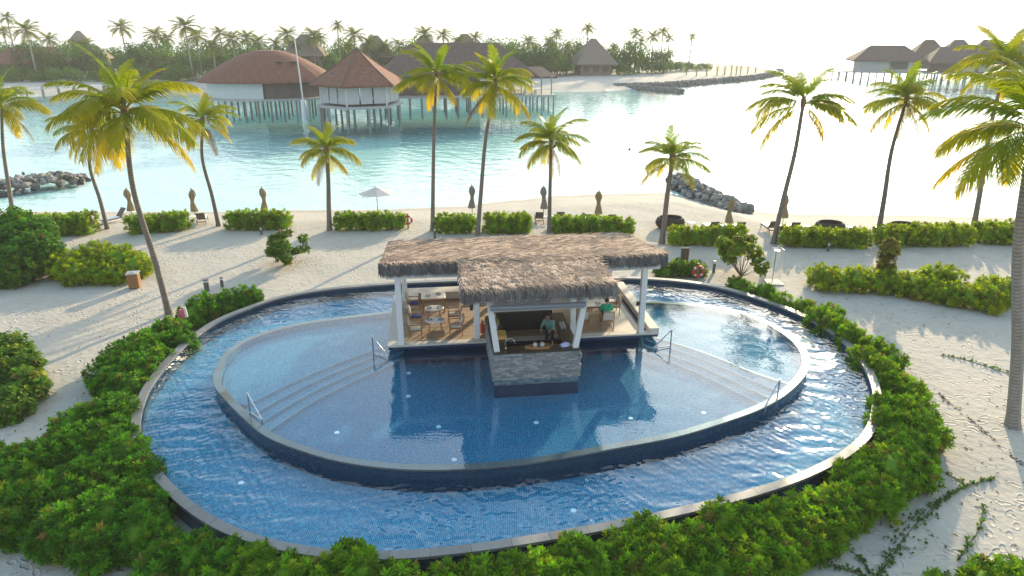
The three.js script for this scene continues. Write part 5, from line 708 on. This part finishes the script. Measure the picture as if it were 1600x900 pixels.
  for (let i = 0; i < 6; i++) mesh('ridge_cap', [bar(e1[i], [mid[i][0], mid[i][1] + 0.03, mid[i][2]], 0.11, 6), bar([mid[i][0], mid[i][1] + 0.03, mid[i][2]], tip[i], 0.11, 6)], FR.brown, gr);
  const d0 = hex(7.4, 1.5, off), d1 = hex(7.4, 1.9, off); mesh('deck', poly((() => { const f = [d1.slice().reverse(), d0]; for (let i = 0; i < 6; i++) { const j = (i + 1) % 6; f.push([d0[j], d0[i], d1[i], d1[j]]); } return f; })()), FR.deck, t);
  const c0 = hex(6.6, 1.9, off); for (let i = 0; i < 6; i++) mesh('post', cyl(0.17, 0.17, 3.3, c0[i][0], 3.5, c0[i][2], 8), FR.post, t);
  for (let i = 0; i < 6; i++) { const a = c0[i], b = c0[(i + 1) % 6]; for (let k = 0; k < 3; k++) { const L = (q) => [a[0] + (b[0] - a[0]) * q, a[2] + (b[2] - a[2]) * q], p = L(k / 3 + 0.02), q = L((k + 1) / 3 - 0.02); const w = Math.hypot(q[0] - p[0], q[1] - p[1]); const o = mesh('screen', box(w, 2.75, 0.05), FR.screen, t); o.position.set((p[0] + q[0]) / 2, 3.65, (p[1] + q[1]) / 2); o.rotation.y = -Math.atan2(q[1] - p[1], q[0] - p[0]); } }
  stilts(t, [...hex(6.9, 0, off), ...hex(3.4, 0, off), ...hex(6.9, 0, off + Math.PI / 6)].map(p => [p[0], p[2]]), -2.5, 1.55, 0.2);
  // long hall behind
  t = thing('overwater_restaurant', 'long dark-roofed overwater restaurant with an open dining deck at its end', 'building', [-11.5, 0, -146], 0.13);
  mesh('roof', hipRoof(15.5, 9, 8.5, 5.6, 11.4), FR.brown, t); mesh('end_roof', hipRoof(4.2, 6, 2, 5.2, 6.8).translate(15.6, 0, 0.5), FR.brown, t); mesh('wall', box(17, 3.6, 11, -4, 3.7, 0), FR.wallDark, t); mesh('deck', box(34, 0.4, 16, 2.2, 1.7, 0.5), FR.deck, t);
  for (let i = 0; i < 7; i++) mesh('post', cyl(0.13, 0.13, 3.6, 6.5 + i * 2.0, 3.7, 7.2, 8), FR.stilt, t);
  for (let i = 0; i < 6; i++) mesh('window', [box(1.6, 1.7, 0.08, -11 + i * 2.5, 3.9, 5.55)], std(0.06, 0.055, 0.05, 0.3), t);
  for (let i = 0; i < 5; i++) mesh('dining_set', [cyl(0.5, 0.5, 0.06, 8 + i * 2.1, 2.62, 5.6, 10), cyl(0.05, 0.05, 0.7, 8 + i * 2.1, 2.25, 5.6, 6), box(0.5, 0.8, 0.5, 7.2 + i * 2.1, 2.3, 5.4)], FR.wall, t);
  mesh('railing', [box(14, 0.06, 0.06, 12, 2.9, 8.2)], FR.deck, t);
  stilts(t, Array.from({ length: 45 }, (_, i) => [-14 + (i % 15) * 2.35, 7.6 - Math.floor(i / 15) * 5.5]), -2.5, 1.6, 0.17);
  // mast
  t = thing('channel_mast', 'tall thin mast on a white base standing in the lagoon before the halls', 'mast', [-36.5, WATER, -124.5], 0); mesh('base', cyl(0.55, 0.45, 3.4, 0, 1.2, 0, 12), std(0.7, 0.7, 0.7, 0.6), t); mesh('pole', bar([0, 2.8, 0], [-0.5, 17.6, 0], 0.15, 8, 0.05), std(0.6, 0.6, 0.6, 0.5), t); mesh('arm', bar([-0.8, 16.6, 0], [-0.2, 16.6, 0], 0.04), std(0.6, 0.6, 0.6, 0.5), t);
  // walkway on posts
  t = thing('jetty_walkway', 'white plank walkway on posts running along the far beach', 'jetty', [-108, 0, -163], 0.62);
  for (let k = 0; k < 24; k++) mesh('deck_plank', box(1.24, 0.16, 3.0, -15 + k * 1.26, 1.35, 0), std(0.60, 0.57, 0.53, 0.8), t); for (let k = 0; k < 10; k++) for (const s of [-1, 1]) mesh('post', cyl(0.2, 0.2, 4.4, -14.5 + k * 3.1, -0.6, s * 1.2, 8), FR.stilt, t);
  // far overwater houses on the other side
  t = thing('far_overwater_house', 'hazy overwater house with a hipped roof and open jetty end', 'building', [117, 0, -228], -0.25);
  mesh('roof', hipRoof(10.5, 7, 4.8, 4.9, 9.2), FR.brown, t); mesh('wall', box(16, 3.6, 10, 0, 3.3, 0), FR.screen, t); mesh('deck', box(26, 0.4, 14, -3, 1.4, 0), FR.deck, t); mesh('window', box(5, 2.2, 0.1, 3, 3.4, 5.08), FR.wallDark, t); mesh('railing', [box(7, 0.1, 0.1, -12.5, 2.7, 6.8), ...[0, 1, 2, 3, 4].map(k => box(0.12, 1.2, 0.12, -15.8 + k * 1.6, 2.1, 6.8))], FR.deck, t); stilts(t, Array.from({ length: 24 }, (_, i) => [-14 + (i % 12) * 2.2, 6 - Math.floor(i / 12) * 10]), -2.5, 1.3, 0.2);
  t = thing('far_overwater_house', 'hazy long overwater house with a straight ridge below four peaked roofs', 'building', [142, 0, -224], -0.3);
  mesh('roof', hipRoof(13.5, 7.5, 9.5, 4.4, 8.9), FR.brown, t); mesh('wall', box(22, 3.4, 10, 0, 3.0, 0), FR.wallDark, t); mesh('deck', box(28, 0.4, 14, 0, 1.2, 0), FR.deck, t); for (let k = 0; k < 3; k++) mesh('window_frame', box(3.2, 2.4, 0.12, -2 + k * 4.2, 3, 5.1), FR.screen, t); stilts(t, Array.from({ length: 26 }, (_, i) => [-13 + (i % 13) * 2.1, 6 - Math.floor(i / 13) * 10]), -2.5, 1.1, 0.2);
  for (let k = 0; k < 4; k++) { const q = thing('far_peaked_house', 'hazy overwater house with a peaked roof in the row behind the long house', 'building', [140 + k * 10.5, 0, -246 - k], -0.3, 'row of peaked overwater houses'); mesh('roof', hipRoof(5.6, 6, 1.4, 5.5, 10.6), FR.brown, q); mesh('wall', box(8.5, 4, 8.5, 0, 3.4, 0), FR.wallDark, q); stilts(q, [[-3.5, 3.5], [3.5, 3.5], [-3.5, -3.5], [3.5, -3.5]], -2.5, 1.5, 0.25); }
  // villas among the trees
  const villa = (x, z, a, b, c, y0, y1, turn, m, label) => { const q = thing('thatched_villa', label, 'villa', [x, 0.6, z], turn, 'villas among the far trees'); mesh('roof', hipRoof(a, b, c, y0, y1), m, q); mesh('wall', box(a * 1.5, y0, b * 1.4, 0, y0 / 2, 0), FR.hutWall, q); for (let k = 0; k < 3; k++) mesh('window', box(a * 0.3, y0 * 0.5, 0.1, (k - 1) * a * 0.48, y0 * 0.5, b * 0.7 + 0.06), FR.wallDark, q); };
  villa(-137, -208, 10, 6, 5, 4.4, 8.6, 0.5, FR.red, 'red-roofed villa at the edge of the far trees above the walkway'); villa(-121, -213, 3.2, 3.2, 0.5, 5.5, 8.8, 0.2, FR.hut, 'brown peaked villa roof just beside the red-roofed villa'); villa(-146, -248, 3.2, 3.2, 0.5, 9.5, 12.8, 0.4, FR.hut, 'grey peaked villa roof standing clear above the far trees'); villa(-59, -209, 6, 6, 1, 6.5, 12, 0.1, FR.hut, 'brown peaked villa behind the overwater hall'); villa(-40, -214, 5.5, 5.5, 1, 6, 11.6, 0.3, FR.hut, 'brown peaked villa roof behind the pointed gazebo'); villa(-26, -217, 5.5, 5.5, 1, 6, 11.6, 0.2, FR.hut, 'brown peaked villa roof behind the long dark restaurant'); villa(-14, -217, 6, 6, 1, 6, 12, 0.2, FR.hut, 'small brown villa roof between palms behind the restaurant'); villa(25, -226, 6.4, 6.4, 0.8, 3.4, 10.6, 0.15, FR.hut, 'big brown thatched villa with posts behind the far sand'); villa(-101, -208, 4, 4, 1, 3.5, 6, 0.3, FR.red, 'small red-roofed hut half hidden in the far trees');
}
// buoys and floodlights
for (const [x, z, label] of [[-52.6, -74, 'small dark buoy floating near the rock groyne'], [15.2, -90, 'small dark buoy floating out from the long rock pile']]) { const b = thing('mooring_buoy', label, 'buoy', [x, WATER, z], 0, 'mooring buoys'); mesh('float', new THREE.SphereGeometry(0.18, 12, 8), std(0.09, 0.08, 0.075, 0.5), b); mesh('ring', new THREE.TorusGeometry(0.06, 0.015, 6, 12).translate(0, 0.2, 0), std(0.2, 0.2, 0.2, 0.5), b); }
{ const f = thing('palm_floodlight', 'pair of grey floodlights strapped to the trunk of the last beach palm', 'floodlight', [33.1, 5.5, -48.3], 0.3); for (const x of [-0.45, 0.05]) mesh('lamp_housing', cyl(0.16, 0.12, 0.36, 0, 0, 0, 12).rotateX(1.2).translate(x, 0, 0.1), std(0.3, 0.3, 0.3, 0.5), f); mesh('bracket', box(0.9, 0.06, 0.06, -0.1, -0.1, 0), std(0.2, 0.2, 0.2, 0.5), f); }
// breakwater
{
  const t = thing('stone_breakwater', 'long low stone breakwater along the far sand spit with a short side arm', 'breakwater', [0, 0, 0]);
  const P = [[27, -190], [40, -194], [55, -206], [75, -225], [89, -245], [97, -262]], arm = [[31, -189], [37, -181], [41, -174.5]];
  const body = (path, w, h) => { const f = []; for (let i = 0; i < path.length - 1; i++) { const a = path[i], b = path[i + 1]; let dx = b[0] - a[0], dz = b[1] - a[1]; const l = Math.hypot(dx, dz); const nx = -dz / l * w, nz = dx / l * w; const q = (p, s, y) => [p[0] + nx * s, y, p[1] + nz * s]; f.push([q(a, 1, -1.4), q(b, 1, -1.4), q(b, 0.45, h), q(a, 0.45, h)], [q(b, -1, -1.4), q(a, -1, -1.4), q(a, -0.45, h), q(b, -0.45, h)], [q(a, 0.45, h), q(b, 0.45, h), q(b, -0.45, h), q(a, -0.45, h)], [q(b, 1, -1.4), q(b, -1, -1.4), q(b, -0.45, h), q(b, 0.45, h)]); } return poly(f); };
  mesh('core', body(P, 2.0, 0.25), rockMats[2], t); mesh('side_arm', body(arm, 1.7, 0.1), rockMats[2], t);
  const r = rng(55), list = []; for (const [path, w, n] of [[P, 1.9, 900], [arm, 1.6, 260]]) { const c = new THREE.CatmullRomCurve3(path.map(p => V(p[0], 0, p[1]))); for (let i = 0; i < n; i++) { const k = r(), p = c.getPointAt(k), d = c.getTangentAt(k), a = r() * 2 - 1; tmpQ.setFromEuler(new THREE.Euler(r(), r() * 6.28, r())); const s = 0.6 + 0.5 * r(); tmpM.compose(V(p.x - d.z * a * w, (w > 1.7 ? 0.25 : 0.1) - Math.max(0, Math.abs(a) - 0.45) * 2.2, p.z + d.x * a * w), tmpQ, tmpS.set(s, s, s)); list.push(tmpM.clone()); } }
  const im = shade(new THREE.InstancedMesh(rockGeos[2], rockMats[0], list.length)); im.name = 'armour_rocks'; im.userData.kind = 'stuff'; list.forEach((m, i) => im.setMatrixAt(i, m)); t.add(im);
}
// far trees: leafy crowns made of many small faces round several lumps
function crownGeo(seed, n, lumps, size) {
  const r = rng(seed), pos = [], nor = [], col = [], C0 = []; for (let i = 0; i < lumps; i++) { const a = r() * 6.28, q = Math.sqrt(r()) * 0.62; C0.push([Math.cos(a) * q, 0.42 + r() * 0.42 - q * 0.2, Math.sin(a) * q, 0.3 + 0.2 * r()]); }
  for (let i = 0; i < n; i++) { const c = C0[i % lumps], y = r() * 1.7 - 0.7, a = r() * 6.28, q = Math.sqrt(Math.max(0, 1 - y * y)), f = c[3] * (0.8 + 0.25 * r()); const nx = Math.cos(a) * q, nz = Math.sin(a) * q, p = V(c[0] + nx * f, Math.max(0.02, c[1] + y * f), c[2] + nz * f); const nn = V(nx + (r() - 0.5), y + 0.4 + (r() - 0.5), nz + (r() - 0.5)).normalize(), u = nn.clone().cross(V(r() - 0.5, r() - 0.5, r() - 0.5)).normalize(), v = nn.clone().cross(u); const s = size * (0.6 + 0.8 * r()); const A = p.clone().addScaledVector(u, s), B = p.clone().addScaledVector(v, s * 0.45), D = p.clone().addScaledVector(v, -s * 0.45), E = p.clone().addScaledVector(u, -s); const k = 0.6 + 0.8 * r(); for (const q2 of [A, B, E, A, E, D]) { pos.push(q2.x, q2.y, q2.z); nor.push(nn.x, nn.y, nn.z); col.push(0.10 * k, 0.24 * k, 0.012 * k); } }
  const g = new THREE.BufferGeometry(); g.setAttribute('position', new THREE.Float32BufferAttribute(pos, 3)); g.setAttribute('normal', new THREE.Float32BufferAttribute(nor, 3)); g.setAttribute('color', new THREE.Float32BufferAttribute(col, 3)); return g;
}
{
  const crowns = [1, 2, 3, 4].map(s => crownGeo(s * 13, 1500, 9, 0.06)), trunkG = bar([0, 0, 0], [0.05, 0.55, 0], 0.03, 6, 0.018), trunkM = std(0.14, 0.11, 0.085, 0.9), r = rng(404);
  const tints = [[1, 1, 1], [1.5, 1.3, 1.1], [0.7, 0.85, 0.9]].map(c => leafMat({ vertexColors: true, color: C(...c.map(v => Math.min(1, v * 0.66))), clearcoat: 0 }));
  const tree = (x, z, w, h, label) => { const t = thing('broadleaf_tree', label, 'tree', [x, Math.max(0.3, heightAt(x, z)) - 0.2, z], r() * 6.28, 'leafy trees on the far shore'); mesh('trunk', trunkG, trunkM, t).scale.set(w, h, w); mesh('crown', crowns[Math.floor(r() * 4)], tints[Math.floor(r() * 3)], t).scale.set(w, h, w); };
  const D = [[-150, 'dense tree in the far wood behind the walkway'], [-60, 'dense tree in the far wood beside the peaked villa'], [-5, 'leafy tree in the far wood behind the restaurant'], [22, 'leafy tree on the far shore beside the big thatched villa'], [200, 'low leafy tree near the start of the breakwater']];
  const lab = x => D.find(d => x <= d[0] + 45)[1];
  for (let i = 0; i < 46; i++) { const x = -175 + i * 4.6 + (r() - 0.5) * 3, z = -203 - Math.max(0, (x + 60) * 0.18) - r() * 8; if (x > 16 && x < 34) continue; tree(x, z, 4.6 + 2.4 * r(), 6 + 3.5 * r(), lab(x)); }
  for (let i = 0; i < 34; i++) { const x = -190 + i * 6.8 + (r() - 0.5) * 4, z = -228 - r() * 16; if (x > 30) continue; tree(x, z, 6 + 2 * r(), 7.5 + 3 * r(), lab(x)); }
  for (const [x, z, w, h] of [[8, -222, 5, 10], [13, -223, 5, 10.5], [16, -221, 4.5, 4.5], [34, -228, 5, 7], [39, -230, 5, 9], [44, -236, 5, 8], [49, -240, 5, 7], [54, -244, 4, 3.5], [60, -247, 4, 3], [66, -251, 4, 2.6], [10, -216, 4.5, 4], [36, -224, 5, 4], [46, -232, 5, 3.5], [-1, -219, 5, 9]]) tree(x, z, w, h, lab(x));
  // low bushes along the far beach
  for (let i = 0; i < 26; i++) { const x = -150 + i * 5.6 + (r() - 0.5) * 3, z = -193 - Math.max(0, (x + 60) * 0.2) - r() * 4; const t = thing('beach_bush', x < -60 ? 'low bright green bush along the far beach behind the walkway' : 'low green bush along the far shore behind the halls', 'bush', [x, Math.max(0.3, heightAt(x, z)) - 0.3, z], r() * 6.28, x < -60 ? 'bushes along the far beach' : 'bushes behind the halls'); mesh('foliage', crowns[i % 4], tints[1], t).scale.set(4.5 + 2 * r(), 2.8 + 1.6 * r(), 3.5); mesh('stem', trunkG, trunkM, t).scale.set(2, 2, 2); }
  // far palms
  const fr = (seed) => { const q = rng(seed), parts = []; for (let i = 0; i < 17; i++) { const e = 1.25 - 1.7 * i / 17, a = i * 2.4; const g = frondGeo(seed * 20 + i, e, e - 1.15, { n: 14, yellow: 0.1 + 0.2 * q(), hang: 0.6, wide: 0.28, leaf: 0.024 }); parts.push(g.scale(1, 1, 1.1).rotateY(a)); } const g = mergeGeometries(parts); return g; };
  const heads = [fr(3), fr(4), fr(5)], headM = leafMat({ vertexColors: true, color: C(0.72, 0.72, 0.72), clearcoat: 0 });
  // widen the leaflets of far crowns by drawing each head twice, slightly turned
  const heads2 = heads.map(g => mergeGeometries([g, g.clone().rotateY(0.09).scale(0.97, 0.94, 0.97), g.clone().rotateY(-0.07).scale(0.93, 1.03, 0.93)]));
  const farPalm = (x, z, top, L, label, dx = 0) => { const y0 = Math.max(0.2, heightAt(x, z)), t = thing('far_palm', label, 'palm tree', [x, y0, z], 0, 'palms on the far shore'); mesh('trunk', trunkGeo([x, z], [dx * 0.3, 0], [dx, top - y0, 0], 0.26, 0.15, 6), BARK[2], t); const h = mesh('crown', heads2[Math.floor(r() * 3)], headM, t); h.position.set(dx, top - y0, 0); h.rotation.y = r() * 6.28; h.scale.setScalar(L); };
  const PALMS = FARPALMS;
  for (const [x, z, top, L] of PALMS) farPalm(x, z, top, L, x < -75 ? 'tall palm above the far wood behind the walkway' : x < -15 ? 'palm above the far wood behind the overwater halls' : x < 30 ? 'tall palm beside the big thatched villa' : 'slim tall palm of the cluster near the breakwater', (r() - 0.5) * 1.2);
  for (const [x, z, top] of SPITPALMS) { const t = thing('young_palm', 'young bundled palm in the row planted along the far sand spit', 'palm tree', [x, 0.4, z], 0, 'young palms along the spit'); mesh('trunk', trunkGeo([x, z], [0, 0], [0, top * 0.6, 0], 0.16, 0.1, 6), BARK[2], t); const h = mesh('crown', heads[Math.floor(r() * 3)], headM, t); h.position.y = top * 0.6; h.scale.set(0.9, 2.4, 0.9); }
}
scene.fog = new THREE.FogExp2(new THREE.Color().setRGB(1, 0.97, 0.92), 0.00045);
renderer.render(scene, camera);
